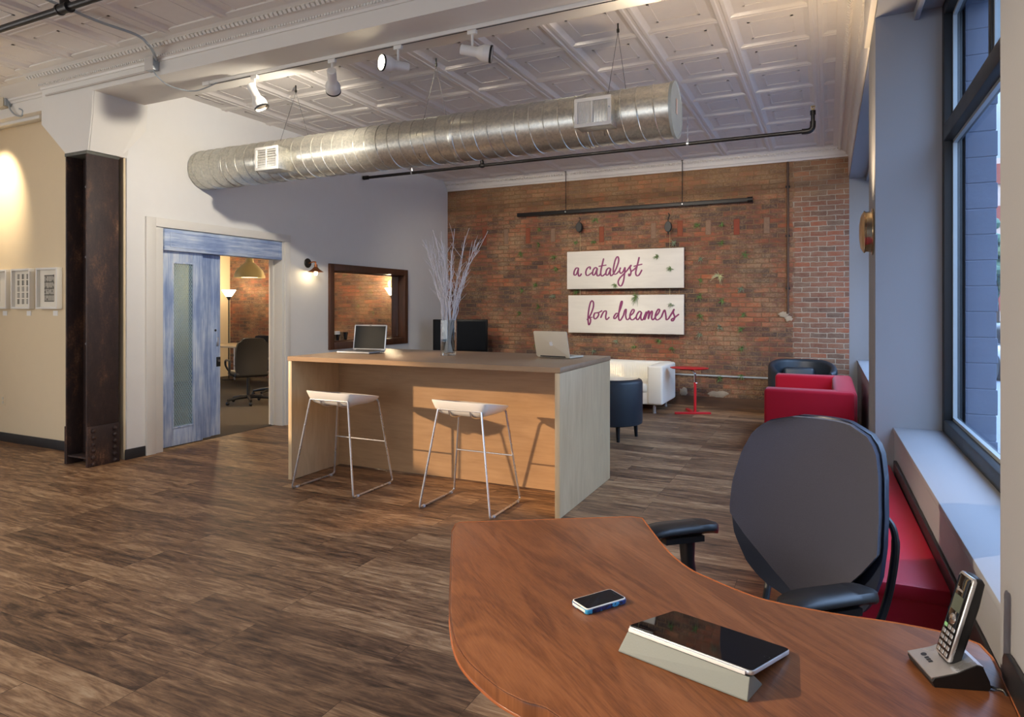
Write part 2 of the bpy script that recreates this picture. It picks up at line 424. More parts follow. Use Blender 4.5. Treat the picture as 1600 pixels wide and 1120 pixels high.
STONE = plain('outside_stone', lin(92,100,118), .85, var=.15, scale=5, bump=.3, bscale=40)
BULB = glow('lamp_bulb', (1,.86,.62), 14); BULBS = glow('sconce_bulb', (1,.78,.45), 30); SHADEGL = glow('torchiere_glass', (1,.86,.6), 5)
FROST = plain('frosted_lens', lin(250,238,210), .5); DULL = plain('unlit_lens', lin(96,88,76), .4)
# ------------------------------------------------------------------ setting
XW, YB, XR, ZC = -6.2, 10.2, 0.26, 3.74
XS, XG, YP0, YP1 = 0.36, 0.635, 4.6, 5.32       # sill wall face, glazing plane, pilaster between the windows
ZSILL = 0.768; ZHEAD = 3.27
YN, XN = 1.66, 0.32                             # near pilaster
XL, YL = -8.95, 4.15                             # unseen side wall, wall with the pictures
YR = -6.2

struct('floor', MB().box(XL-.2, .8, YR-.2, YB+.2, -.1, 0).box(XL, XW, YL, YL+.2, -.1, 0), FLOOR, smooth=False)
struct('floor_office', MB().box(-11.9, XW-.2+.08, YL+.05, YB+.2, -.09, .004), CARPET, smooth=False)

# ceiling of pressed tin: coffered squares with double ribs
def rib_profile(w, d):
    return [(-w, 0), (-w*.72, -d*.35), (-w*.5, -d*.95), (-w*.22, -d), (-w*.12, -d*.72), (w*.12, -d*.72), (w*.22, -d), (w*.5, -d*.95), (w*.72, -d*.35), (w, 0)]
def tin(mb, x0, x1, y0, y1, xs, ys):
    mb.box(x0, x1, y0, y1, ZC, ZC+.06)
    for gx in xs:
        if x0 < gx < x1:
            pr = rib_profile(.085, .021)
            mb.loft([[(gx+a, y, ZC+b) for a, b in pr] for y in (y0, y1)], close=True)
    for gy in ys:
        if y0 < gy < y1:
            pr = rib_profile(.055, .016)
            mb.loft([[(x, gy+a, ZC+b) for a, b in pr] for x in (x0, x1)], close=True)
    ex = sorted([x0] + [g for g in xs if x0 < g < x1] + [x1]); ey = sorted([y0] + [g for g in ys if y0 < g < y1] + [y1])
    for a, b in zip(ex[:-1], ex[1:]):
        for c, d in zip(ey[:-1], ey[1:]):
            if b-a < .3 or d-c < .3: continue
            i = .155
            for (p, q, r_, s_) in ((a+i, b-i, c+i, c+i+.018), (a+i, b-i, d-i-.018, d-i), (a+i, a+i+.018, c+i, d-i), (b-i-.018, b-i, c+i, d-i)):
                mb.box(p, q, r_, s_, ZC-.0035, ZC+.001)
GX = [-.09 - .642*i for i in range(11)]; GY = [4.665 + .655*i for i in range(9)]
mb = MB(); tin(mb, XW, XR, 4.3, YB, GX, GY)
struct('ceiling', mb, TIN, angle=25)
mb = MB(); mb.box(XL, .32, YR, .8, ZC, ZC+.06); tin(mb, XL, .32, .8, 3.8, [g-.25 for g in GX] + [-7.4, -8.04, -8.7], [3.05-.655*i for i in range(5)])
struct('ceiling_entrance', mb, TIN, angle=25)
struct('ceiling_office', MB().box(-11.9, XW-.18, YL+.15, YB, 2.75, 2.8), WALLW, smooth=False)

# brick wall, with the filled joist pockets
struct('wall_back', MB().box(-11.9, XR, YB, YB+.3, -.1, ZC+.1).box(XR, .8, YB+.012, YB+.3, -.1, ZC+.1), BRICK, smooth=False)
wb = bpy.data.objects['wall_back']
PK = [(757,356,386,0),(791,356,384,1),(825,354,383,0),(864,355,381,1),(940,352,381,0),(1021,346,376,1),(1062.6,343,372,0),(1106.7,342,370,1),(1151,340,370,2),(1198,337,368,1)]
PKM = [plain('pocket_brick', lin(134,72,50), .9, var=.2, scale=30, bump=.3), plain('pocket_mortar', lin(136,108,88), .9, var=.25, scale=40, bump=.4), plain('pocket_red_brick', lin(138,68,50), .9, var=.15, scale=30, bump=.3)]
for k, (u, v0, v1, mt) in enumerate(PK):
    a = at_y(u, v0, YB); b = at_y(u, v1, YB)
    m = MB().rbox(a.x-.042, a.x+.042, YB-.008, YB+.05, b.z+.03, a.z-.02, .006, 1)
    m.build('joist_pocket', PKM[mt], wb)
# face of the window-end return and wall of office
struct('wall_window_return', MB().box(XR, .70, YB-.002, YB+.012, 0, ZHEAD+.06), WALLG, smooth=False)
struct('wall_office', MB().box(-11.9, -11.7, YL+.1, YB, 0, 2.8), CREAM, smooth=False)

# white wall with doorway and inner window
XWb = XW - .2
DY0, DY1, DZ = 4.50, 6.225, 2.32
WY0, WY1, WZ0, WZ1 = 7.12, 8.84, .985, 2.02
mb = MB()
for (y0, y1, z0, z1) in ((YL+.02, DY0, 0, ZC), (DY0, DY1, DZ, ZC), (DY1, WY0, 0, ZC), (WY0, WY1, 0, WZ0), (WY0, WY1, WZ1, ZC), (WY1, YB, 0, ZC)):
    mb.box(XWb, XW, y0, y1, z0, z1)
struct('wall_left', mb, WALLW, smooth=False)
struct('wall_pictures', MB().box(XL, XW-.02, YL, YL+.12, 0, ZC), CREAM, smooth=False)
# unseen shell behind the photographer: openings added for sun and fill
mb = MB()
for (y0, y1, z0, z1) in ((YR, -1.2, 0, ZC), (-1.2, 1.35, 0, 1.7), (-1.2, 1.35, 2.9, ZC), (1.35, YL, 0, ZC)):
    mb.box(XL-.2, XL, y0, y1, z0, z1)
struct('wall_side', mb, WALLW, smooth=False)
mb = MB()
for (x0, x1, z0, z1) in ((XL, -7.6, 0, ZC), (-7.6, -1.0, 0, .6), (-7.6, -1.0, 3.2, ZC), (-1.0, .5, 0, ZC)):
    mb.box(x0, x1, YR-.2, YR, z0, z1)
struct('wall_rear', mb, WALLW, smooth=False)

# window wall
ROOT_W = None
mb = MB()
mb.box(XR, .70, YP0, YP1, 0, ZHEAD+.02)                                  # pilaster between windows
mb.box(XR, .80, YP0, YP1, ZHEAD+.02, ZC)
mb.box(XN, .95, YR, -4.4, 0, ZC).box(XN, .95, -.6, YN, 0, ZC).box(XN, .95, -4.4, -.6, 0, .76).box(XN, .95, -4.4, -.6, ZHEAD, ZC)                                          # near pilaster and wall toward the camera
mb.box(XR, .85, YN, YP0, ZHEAD, ZC); mb.box(XR, .85, YP1, YB, ZHEAD, ZC)      # heads
mb.prism([(XS,YP0),(XS+.031,YN),(.68,YN),(.68,YP0)], 0, ZSILL-.03); mb.box(XS, .68, YP1, YB, 0, ZSILL-.03)  # below the sills
struct('wall_right', mb, WALLG, smooth=False)
struct('trim_1', MB().prism([(XS-.006,YP0),(XS+.025,YN),(.66,YN),(.66,YP0)], ZSILL-.03, ZSILL).box(XS-.006, .66, YP1, YB-.002, ZSILL-.03, ZSILL), WALLG, bev=.004)
struct('trim_2', MB().box(.462, .49, YN, YP0, ZHEAD-.055, ZHEAD).box(.462, .49, YP1, YB-.01, ZHEAD-.055, ZHEAD), WALLG, bev=.004)
struct('trim_3', MB().box(XR-.035, XR, 1.66, YP1-.12, 3.3, 3.58).box(XR-.012, XR+.05, YP1-.12, YB, 3.3, 3.58), TIN, bev=.004)

def win(name, y0, y1, z0, z1, trans, vm):
    fr = MB(); w = .075
    x0, x1 = XG-.03, XG+.06
    fr.box(x0, x1, y0, y0+w, z0, z1).box(x0, x1, y1-w, y1, z0, z1).box(x0, x1, y0+w, y1-w, z0, z0+w).box(x0, x1, y0+w, y1-w, z1-w, z1)
    fr.box(x0-.004, x1, y0+w, y1-w, trans-.045, trans+.045)
    for q in vm: fr.box(x0+.03, x1-.02, q-.024, q+.024, trans+.045, z1-w)
    f = struct(name, fr, BLACKFR, bev=.006, smooth=True)
    bead = MB(); x = XG+.012
    for (a, b, c, d) in ((y0+w, y1-w, z0+w, trans-.045), *[(p, q, trans+.045, z1-w) for p, q in zip([y0+w]+[k+.024 for k in vm], [k-.024 for k in vm]+[y1-w])]):
        bead.box(x, x+.02, a, a+.018, c, d).box(x, x+.02, b-.018, b, c, d).box(x, x+.02, a, b, c, c+.018).box(x, x+.02, a, b, d-.018, d)
    bead.build('glazing_bead', STEELG, f, smooth=False)
    for (a, b, c, d) in ((y0+w, y1-w, z0+w, trans-.045), *[(p, q, trans+.045, z1-w) for p, q in zip([y0+w]+[k+.024 for k in vm], [k-.024 for k in vm]+[y1-w])]):
        MB().box(XG+.022, XG+.028, a, b, c, d).build('glass_pane', GLASS, f, smooth=False)
    return f
win('window_1', YN, YP0, ZSILL, ZHEAD, 2.505, [3.50, 2.4])
win('fill_window_right', -4.4, -.6, .76, ZHEAD, 2.505, [-3.1, -1.9])  # unseen window, added to bring more sky light onto the door wall
win('window_2', YP1, YB-.01, ZSILL, ZHEAD, 2.50, [6.9, 8.5])

# unseen window, opening sized so the evening sun reaches the island
fr = MB()
for q in (-1.2, 1.30): fr.box(XL-.12, XL-.06, q, q+.05, 1.7, 2.9)
fr.box(XL-.12, XL-.06, -1.2, 1.35, 1.7, 1.75).box(XL-.12, XL-.06, -1.2, 1.35, 2.85, 2.9)
struct('window_4', fr, BLACKFR, smooth=False)
fr = MB()
for q in (-7.6, -5.4, -3.2, -1.06): fr.box(q, q+.06, YR-.12, YR-.06, .6, 3.2)
struct('fill_window_rear', fr, BLACKFR, smooth=False)  # unseen rear window, added to let in soft fill

# beam with its cornices
BY0, BY1, BZ = 3.8, 4.3, 3.5
mb = MB().box(-6.93, XN, BY0, BY1, BZ, ZC+.02).box(XL, -6.93, BY0+.12, YL+.02, BZ-.02, ZC+.02)
# capital over the steel column
cap = [(-6.54, 2.955), (-6.205, 2.955), (-6.205, BZ), (-6.93, BZ), (-6.93, 3.28)]
pts = {}
def cring(f):  # slices along Y
    pass
c0, c1 = 3.795, 4.13
A = [(-6.54,c0,2.955),(-6.205,c0,2.955),(-6.15,c0,3.26),(-6.13,c0,BZ),(-6.93,c0,BZ),(-6.93,c0,3.28)]
mb.loft([A, [(x, YL+.03, z) for x, y, z in A]])
B = [(XW+.004,c0+.012,2.955),(XW+.004,4.11,2.955),(XW+.056,4.335,3.255),(XW+.078,4.335,BZ),(XW+.078,c0+.012,BZ),(XW+.056,c0+.012,3.26)]
mb.loft([B, [(XW-.3, y, z) for x, y, z in B]])
struct('trim_4', mb, TRIMW, smooth=False)
def crown(mb, p0, p1, nrm, top, h, out, beads=True):
    """cornice along p0-p1; nrm points into the room"""
    p0 = Vector(p0); p1 = Vector(p1); n = Vector(nrm).normalized()
    prof = [(0, -h), (.012, -h), (.02, -h*.86), (.035, -h*.8), (.04, -h*.68), (out*.45, -h*.42), (out*.7, -h*.25), (out*.74, -h*.2), (out*.9, -h*.14), (out, -h*.1), (out, 0), (0, 0)]
    mb.loft([[tuple(p + n*a + Vector((0, 0, top+b))) for a, b in prof] for p in (p0, p1)])
    if beads:
        d = (p1-p0); L = d.length; d.normalize(); k = int(L/.045)
        for i in range(k):
            c = p0 + d*(.045*(i+.5)) + n*(out*.56) + Vector((0,0,top-h*.36))
            mb.box(-.014, .014, -.014, .014, -.022, .022, Matrix.Translation(c) @ frame_to(n + Vector((0,0,-1))))
        k = int(L/.028)
        for i in range(k):
            c = p0 + d*(.028*(i+.5)) + n*.034 + Vector((0,0,top-h*.74))
            mb.box(-.008, .008, -.008, .008, -.012, .012, Matrix.Translation(c) @ frame_to(n))
mb = MB()
crown(mb, (-6.93, BY0, 0), (XN, BY0, 0), (0,-1,0), ZC, .125, .24)
crown(mb, (XL, BY0+.12, 0), (-6.93, BY0+.12, 0), (0,-1,0), ZC, .125, .24, False)
struct('trim_5', mb, TRIMW, angle=20)
mb = MB(); crown(mb, (XW, YB, 0), (XR, YB, 0), (0,-1,0), ZC, .165, .12, True); crown(mb, (XR, 1.66, 0), (XR, YB, 0), (-1,0,0), ZC, .17, .20, True)
struct('trim_6', mb, TIN, angle=20)
# skirtings
struct('baseboard_left', MB().box(XW, XW+.012, YL, 4.36, 0, .1).box(XW, XW+.012, 6.34, YB-.02, 0, .1), BASEB, bev=.002)
struct('baseboard_pictures', MB().box(XL, -6.56, YL-.012, YL, 0, .1), BASEB, bev=.002)
struct('baseboard_back', MB().box(XW+.02, XR, YB-.02, YB, 0, .145), OLDWOOD, smooth=False)

# doorway: casing, jambs
struct('trim_7', MB().box(XW, XW+.028, 4.36, 4.465, 0, 2.41).box(XW, XW+.028, 4.465, 6.325, 2.318, 2.41).box(XW, XW+.028, 6.235, 6.325, 0, 2.318), TRIMW, bev=.003)
struct('trim_8', MB().box(XWb-.02, XW+.01, 4.465, 4.555, 0.0, 2.318).box(XWb-.02, XW+.01, 6.196, 6.236, 0, 2.318).box(XWb+.04, XWb+.075, 6.178, 6.2, 0, 2.1).box(XWb, XW-.01, 4.555, 6.235, 2.1, 2.318), TRIMW, bev=.003)
# door: painted header and two sliding leaves
hd = MB().box(-6.30, -6.172, 4.56, 6.175, 2.085, 2.306)
hd.box(-6.172, -6.166, 4.62, 6.14, 2.118, 2.128).box(-6.172, -6.166, 4.62, 6.14, 2.268, 2.278).box(-6.172, -6.166, 4.62, 4.63, 2.118, 2.278).box(-6.172, -6.166, 6.13, 6.14, 2.118, 2.278)
struct('trim_9', hd, BLUE_Y, bev=.003)
xd = -6.235
gy0 = at_x(271, 540, xd).y; gy1 = at_x(301.3, 540, xd).y; gz1 = at_x(286, 412.5, xd).z; gz0 = at_x(286, 664.5, xd).z
ly0 = 4.545; ly1 = at_x(317, 540, xd).y; ly2 = at_x(329.5, 540, xd-.04).y; ly3 = at_x(343.8, 540, xd-.05).y
z0, z1 = .028, 2.084
mb = MB()
for (a, b, c, d) in ((ly0, gy0, z0, z1), (gy1, ly1, z0, z1), (gy0, gy1, z0, gz0), (gy0, gy1, gz1, z1)): mb.box(xd-.035, xd, a, b, c, d)
door = struct('door_1', mb, BLUE_Z, bev=.003)
mb = MB()
for (a, b, c, d) in ((gy0-.018, gy0, gz0-.018, gz1+.018), (gy1, gy1+.018, gz0-.018, gz1+.018), (gy0, gy1, gz0-.018, gz0), (gy0, gy1, gz1, gz1+.018)): mb.box(xd-.002, xd+.008, a, b, c, d)
mb.build('glazing_bead', blue_door_mat('pale_blue_bead', 'Z', 1.3), door, bev=.002)
MB().box(xd-.02, xd-.012, gy0-.005, gy1+.005, gz0-.005, gz1+.005).build('wired_glass_pane', WIREG, door, smooth=False)
mb = MB().box(xd-.078, xd-.04, ly1-.12, ly2, z0+.006, z1).box(xd-.085, xd-.045, ly2, ly3, z0+.012, z1)
dr2 = mb.build('rear_leaf', blue_door_mat('distressed_blue_rear', 'Z', 5.2), door, bev=.003)
xl = xd-.045
p = at_x(341, 565, xl); MB().box(xl, xl+.006, p.y-.028, p.y+.028, p.z-.055, p.z+.055).build('lock_plate', DARKM, dr2, bev=.004)
MB().cyl((xl+.006, p.y, p.z+.012), (xl+.014, p.y, p.z+.012), .016, 16).build('lock_cylinder', CHROME, dr2)
p = at_x(339.5, 533.5, xl); MB().box(xl, xl+.005, p.y-.016, p.y+.016, p.z-.05, p.z+.05).build('pull_plate', SATIN, dr2, bev=.003)
p = at_x(336.5, 516, xl); MB().cyl((xl-.004, p.y, p.z), (xl+.003, p.y, p.z), .014, 14).build('bored_hole', BLACKP, dr2)

# inner window
mb = MB()
fy0, fy1, fz0, fz1 = 7.05, 8.91, .905, 2.095
for (a, b, c, d) in ((fy0, WY0+.02, fz0, fz1), (WY1-.02, fy1, fz0, fz1), (WY0+.02, WY1-.02, fz0, WZ0+.015), (WY0+.02, WY1-.02, WZ1-.015, fz1)): mb.box(XW, XW+.035, a, b, c, d)
for (a, b, c, d) in ((WY0, WY0+.02, WZ0, WZ1), (WY1-.02, WY1, WZ0, WZ1), (WY0+.02, WY1-.02, WZ0, WZ0+.02), (WY0+.02, WY1-.02, WZ1-.02, WZ1)): mb.box(XWb-.03, XW, a, b, c, d)
w3 = struct('window_3', mb, DARKWOOD, bev=.004)
mb = MB()
for (a, b, c, d) in ((WY0+.02, WY0+.035, WZ0+.02, WZ1-.02), (WY1-.035, WY1-.02, WZ0+.02, WZ1-.02), (WY0+.035, WY1-.035, WZ0+.02, WZ0+.035), (WY0+.035, WY1-.035, WZ1-.035, WZ1-.02)): mb.box(-6.31, -6.29, a, b, c, d)
mb.build('glazing_stop', DARKWOOD, w3, smooth=False)
MB().box(-6.303, -6.297, WY0+.02, WY1-.02, WZ0+.02, WZ1-.02).build('glass_pane', glass('office_glass', (.97,.97,.96), 0, .5), w3, smooth=False)

# outside: masonry return beside the window, street and buildings beyond
mb = MB(); zz = 0.0; k = 0
while zz < 4.4:
    for x0, x1 in ((.71, .858 if k % 2 else .864),):
        mb.rbox(x0, x1, YP0-.06, YP1+.1, zz+.002, zz+.145, .003, 1)
    mb.box(.71, .855, YP0-.057, YP1+.09, zz+.14, zz+.151)
    zz += .147; k += 1
struct('wall_outside_pier', mb, STONE)
struct('ground_street', MB().box(.86, 60, -20, 90, -.4, -.3), plain('asphalt', lin(108,112,118), .9, var=.1, scale=3), smooth=False)
# ------------------------------------------------------------------ steel column (stands at the corner of the two walls)
t = thing('steel_column', 'dark riveted steel column with rusty patches beside the blue door', 'column', (-6.37, 3.95, 0))
# flanges parallel to the door wall, web between them
MB().box(.135, .155, -.155, .15, 0, 2.955).build('flange', RUST, t, bev=.003)
MB().box(-.175, -.155, -.155, .15, 0, 2.955).build('flange', RUST, t, bev=.003)
MB().box(-.155, .135, .0, .016, 0, 2.955).build('web', RUST, t, smooth=False)
MB().box(.155, .167, -.157, .152, 0, .378).build('splice_plate', RUST, t, bev=.003)
MB().box(-.19, -.175, -.157, .152, 0, .36).build('splice_plate', RUST, t, bev=.003)
MB().box(-.18, .16, -.16, .155, 2.925, 2.957).build('cap_plate', plain('worn_cap_plate', lin(92,92,84), .6, .2, var=.3, scale=30), t, bev=.003)
MB().box(-.15, .135, -.15, 0, .075, .09).build('foot_angle', RUST, t, bev=.002)
for y in (-.105, .1):
    for k in range(6):
        z = .335 - k*.062
        M = Matrix.Translation((.167, y, z)) @ frame_to((1,0,0))
        MB(M).lathe([(0,.0),(.022,0),(.022,.003),(.019,.014),(.010,.021),(0,.022)], n=10).build('rivet', RUST, t)
for z in (1.14, 1.98, 2.66):
    MB(Matrix.Translation((-.112, -.0, z)) @ frame_to((0,-1,0))).lathe([(0,0),(.012,0),(.012,.003),(.006,.008),(0,.009)], n=10).build('bolt_head', SATIN, t)

# ------------------------------------------------------------------ pictures on the cream wall
def picture(x0, x1, label, style):
    z0, z1 = 1.475, 1.91
    t = thing('framed_print', label, 'picture', ((x0+x1)/2, YL, (z0+z1)/2), 0, 'white framed prints')
    w = (x1-x0)/2; h = (z1-z0)/2; b = .022; D = -.055
    m = MB(); m.box(-w, -w+b, D, 0, -h, h).box(w-b, w, D, 0, -h, h).box(-w+b, w-b, D, 0, -h, -h+b).box(-w+b, w-b, D, 0, h-b, h)
    m.build('frame', WHITEM, t, bev=.002)
    MB().box(-w+b, w-b, -.022, -.004, -h+b, h-b).build('mat_board', PAPER, t, smooth=False)
    m = MB(); rnd = random.Random(style)
    pw, ph = .085, .135
    if style == 1:
        for i in range(3):
            for j in range(5):
                cx = -pw + pw*i; cz = -ph + ph*2*j/4
                for k in range(4):
                    m.box(cx-.024, cx+.024, -.0235, -.022, cz-.026+k*.014, cz-.019+k*.014)
                m.box(cx-.004+rnd.uniform(-.012,.012), cx+.004, -.0236, -.022, cz-.03, cz+.026)
    elif style == 2:
        for j in range(5):
            zz = -ph + ph*2*j/4; m.box(-pw, pw, -.0235, -.022, zz-.006, zz+.006)
        for i in range(13):
            xx = -pw + 2*pw*i/12 + rnd.uniform(-.003,.003)
            m.box(xx-.0025, xx+.0025, -.0234, -.022, -ph, ph)
        for i in range(20):
            xx = rnd.uniform(-pw, pw*.9); zz = rnd.uniform(-ph, ph); m.box(xx, xx+.012, -.0236, -.022, zz, zz+.02)
    else:
        m.box(-pw, pw, -.0235, -.022, -.008, .008)
        for i in range(4): m.box(-pw+i*.05, -pw+i*.05+.02, -.0235, -.022, -ph, ph)
    m.build('print', INK, t, smooth=False)
    return t
x = [at_y(u, 450, YL-.05).x for u in (-30, 10, 17, 46.5, 56, 89.5)]
picture(x[4], x[5], 'white framed print of a dark line grid, next to the steel column', 2)
picture(x[2], x[3], 'white framed print of small glyph clusters, second from the column', 1)
picture(x[0]-.02, x[1], 'white framed print cut off by the edge of the view', 3)
for u, lab in ((88, 'small white caption card under the print nearest the column'), (46.5, 'small white caption card under the print second from the column'), (9, 'small white caption card under the partly visible print')):
    p = at_y(u, 489, YL); o = MB().box(p.x-.05, p.x+.03, YL-.004, YL, p.z-.028, p.z+.024).build('picture_caption', WHITEP, None, smooth=False)
    tag(o, lab, 'card', 'caption cards')
t = thing('wall_outlet', 'cream double wall socket low on the picture wall', 'outlet', (at_y(5.5, 626, YL).x, YL, .455))
MB().box(-.036, .036, -.006, 0, -.06, .06).build('cover_plate', CREAM, t, bev=.002)
for z in (-.022, .022): MB(Matrix.Translation((0, -.006, z)) @ frame_to((0,-1,0))).lathe([(0,0),(.016,0),(.016,.003),(0,.004)], n=14).build('socket', plain('socket_face', lin(206,198,176), .4), t)

# ------------------------------------------------------------------ duct
DYc, DZc, DR = 5.05, 2.995, .208
t = thing('spiral_duct', 'round galvanised spiral air duct hung below the tin ceiling', 'duct', (-3.6, DYc, DZc))
Xa, Xb = XW+.012 + 3.6, -1.04 + 3.6
MX = frame_to((1,0,0))
m = MB(); m.lathe([(DR, Xa), (DR, Xb)], n=64, M=MX); m.build('duct_tube', GALV, t)
pitch = .127; n = int((Xb-Xa)/pitch*40)
m = MB(); m.tube([(Xa+pitch*i/40, (DR+.001)*math.cos(2*math.pi*i/40), (DR+.001)*math.sin(2*math.pi*i/40)) for i in range(n)], .0055, 6)
m.build('spiral_seam', GALV, t)
for xx in (-5.72+3.6, -2.93+3.6, -1.72+3.6):
    MB().lathe([(DR+.001, xx-.03), (DR+.006, xx-.026), (DR+.006, xx-.004), (DR+.008, xx), (DR+.006, xx+.004), (DR+.006, xx+.026), (DR+.001, xx+.03)], n=64, M=MX).build('coupling_band', GALV, t)
MB().lathe([(0, Xb-.004), (DR-.012, Xb-.004), (DR-.008, Xb), (DR+.006, Xb+.002), (DR+.007, Xb-.02)], n=64, M=MX).build('end_cap', plain('blue_grey_cap', lin(168,178,178), .5, .3, var=.1), t)
MB().box(Xb-.001, Xb+.002, -.015, .02, -.03, .085).build('cap_sticker', plain('pale_sticker', lin(214,196,190), .6), t, smooth=False)
def register(x0, x1, z0, z1, vert):
    x0 += 3.6; x1 += 3.6; z0 -= DZc; z1 -= DZc; y0 = -.335
    b = MB().box(x0+.006, x1-.006, y0+.01, -.1, z0+.006, z1-.006).build('register_box', GALV, t, bev=.003)
    f = MB()
    i = .028
    f.box(x0, x1, y0, y0+.01, z1-i, z1).box(x0, x1, y0, y0+.01, z0, z0+i).box(x0, x0+i, y0, y0+.01, z0+i, z1-i).box(x1-i, x1, y0, y0+.01, z0+i, z1-i)
    xm = (x0+x1)/2 - .005; f.box(xm-.008, xm+.008, y0, y0+.01, z0+i, z1-i)
    fo = f.build('register_frame', WHITEM, b, bev=.002)
    MB().box(x0+i, x1-i, y0+.02, y0+.024, z0+i, z1-i).build('register_throat', plain('dark_throat', lin(60,56,48), .7), b, smooth=False)
    m = MB()
    for a, c in ((x0+i, xm-.008), (xm+.008, x1-i)):
        if vert:
            k = 9
            for q in range(k):
                xx = a + (c-a)*(q+.5)/k; m.box(-.0032, .0032, -.0012, .0012, z0+i, z1-i, Matrix.Translation((xx, y0+.008, 0)) @ Matrix.Rotation(R(30 if a < xm-.01 else 75), 4, 'Z'))
        else:
            k = 7
            for q in range(k):
                zz = z0+i + (z1-z0-2*i)*(q+.5)/k; m.box(a, c, y0+.004, y0+.012, zz-.0032, zz+.0032)
    m.build('louvres', WHITEM, b, smooth=False)
    MB().cyl((x1-.014, y0-.008, (z0+z1)/2+.02), (x1-.014, y0, (z0+z1)/2+.02), .006, 10).build('damper_lever', STEELG, b)
register(-5.07, -4.77, 2.83, 3.055, False)
register(-1.745, -1.455, 2.858, 3.078, True)
for xx, wd in ((-4.86, .16), (-3.19, .10), (-1.50, .08)):
    x0 = xx + 3.6; top = ZC-DZc
    MB().cyl((x0, 0, top-.07), (x0, 0, top), .007, 8).cyl((x0, 0, top-.07), (x0, 0, top-.045), .011, 10).build('ceiling_hook', DARKM, t)
    m = MB()
    for s in (-1, 1):
        m.tube([(x0, 0, top-.07), (x0+s*wd*.5, s*DR*.6, DR*.82), (x0+s*wd*.7, s*(DR+.004), .02), (x0+s*wd*.8, s*DR*.72, -DR*.75), (x0+s*wd*.9, 0, -DR-.004)], .0018, 5)
    m.build('hanger_wire', DARKM, t)

# ------------------------------------------------------------------ pipes
def elbow(p, r): return MB().ball(p, r, n=8)
zs, ys = 3.4, 7.8
t = thing('sprinkler_pipe', 'long black iron sprinkler pipe below the ceiling behind the duct', 'pipe', (-3.2, ys, zs))
MB().cyl((XW+.02+3.2, 0, 0), (-.18+3.2, 0, 0), .021, 12).build('pipe', IRON, t)
MB().cyl((XW+.015+3.2, 0, 0), (XW+.1+3.2, 0, 0), .03, 12).build('end_fitting', IRON, t)
MB().tube(crom([(-.26+3.2,0,0),(-.19+3.2,0,0),(-.155+3.2,0,.03),(-.15+3.2,0,.1)], 5), .03, 12).build('elbow', IRON, t)
MB().cyl((-.15+3.2,0,.06),(-.15+3.2,0,.2), .021, 12).cyl((-.15+3.2,0,.17),(-.15+3.2,0,.215), .029, 12).build('riser', IRON, t)
MB().cyl((-.15+3.2,0,.215),(-.15+3.2,0,.24), .012, 10).lathe([(.001,.262),(.024,.262),(.024,.258),(.001,.258)], (-.15+3.2,0,0), 12).box(-.17+3.2,-.165+3.2,-.003,.003,.235,.262).box(-.135+3.2,-.13+3.2,-.003,.003,.235,.262).build('sprinkler_head', BRASSD, t)
MB().ball((-4.2+3.2,0,0), .034, (1.5,1,1), 8).cyl((-4.2+3.2,0,0),(-4.2+3.2,0,.06), .026, 12).build('tee', IRON, t)
MB().cyl((-4.2+3.2,0,.06),(-4.2+3.2,0,.34), .018, 10).build('drop_pipe', IRON, t)
for xx in (-5.33, -1.48):
    MB().cyl((xx+3.2,0,.02),(xx+3.2,0,.34), .006, 6).lathe([(.024,-.012),(.026,-.012),(.026,.012),(.024,.012)], (xx+3.2,0,0), 14, frame_to((1,0,0))).cyl((xx+3.2,0,.024),(xx+3.2,0,.06), .013, 8).build('pipe_hanger', SATIN, t)
zt = 3.62
a = at_z(0, 40, zt); b = at_z(160, 0, zt); yt = (a.y+b.y)/2
t = thing('sprinkler_pipe', 'thick dark iron pipe crossing the tin ceiling above the steel column', 'pipe', (-4.6, yt, zt))
MB().cyl((XL+.03+4.6, 0, 0), (.30+4.6, 0, 0), .024, 14).build('pipe', IRON, t)
xj = at_z(98, 12, zt).x + 4.6
MB().cyl((xj-.06,0,0),(xj+.06,0,0), .034, 14).cyl((xj,0,0),(xj,0,.09), .03, 14).cyl((xj-.062,0,0),(xj-.045,0,0), .039, 14).cyl((xj+.045,0,0),(xj+.062,0,0), .039, 14).build('tee', IRON, t)

# bar hung in front of the brick wall
yb = YB-.09
a = at_y(808, 336, yb); b = at_y(1175, 311.5, yb); zb = (a.z+b.z)/2
t = thing('hanging_bar', 'black flat iron bar hung by rods across the upper brick wall', 'bar', ((a.x+b.x)/2, yb, zb))
L = (b.x-a.x)/2
MB().box(-L, L, -.014, .014, -.03, .03).build('bar', IRON, t, bev=.004)
MB().cyl((L-.06,0,0),(L+.01,0,0), .042, 12).build('end_collar', IRON, t)
for u in (884, 1066):
    x = at_y(u, 325, yb).x - (a.x+b.x)/2
    MB().cyl((x,0,.03),(x,0,ZC-.02-zb), .006, 8).cyl((x,0,ZC-.03-zb),(x,0,ZC-.012-zb), .022, 10).build('hanger_rod', IRON, t)
    MB().lathe([(0,0),(.012,0),(.012,.006),(0,.008)], (x,-.014,0), 10, frame_to((0,-1,0))).build('rod_bolt', SATIN, t)
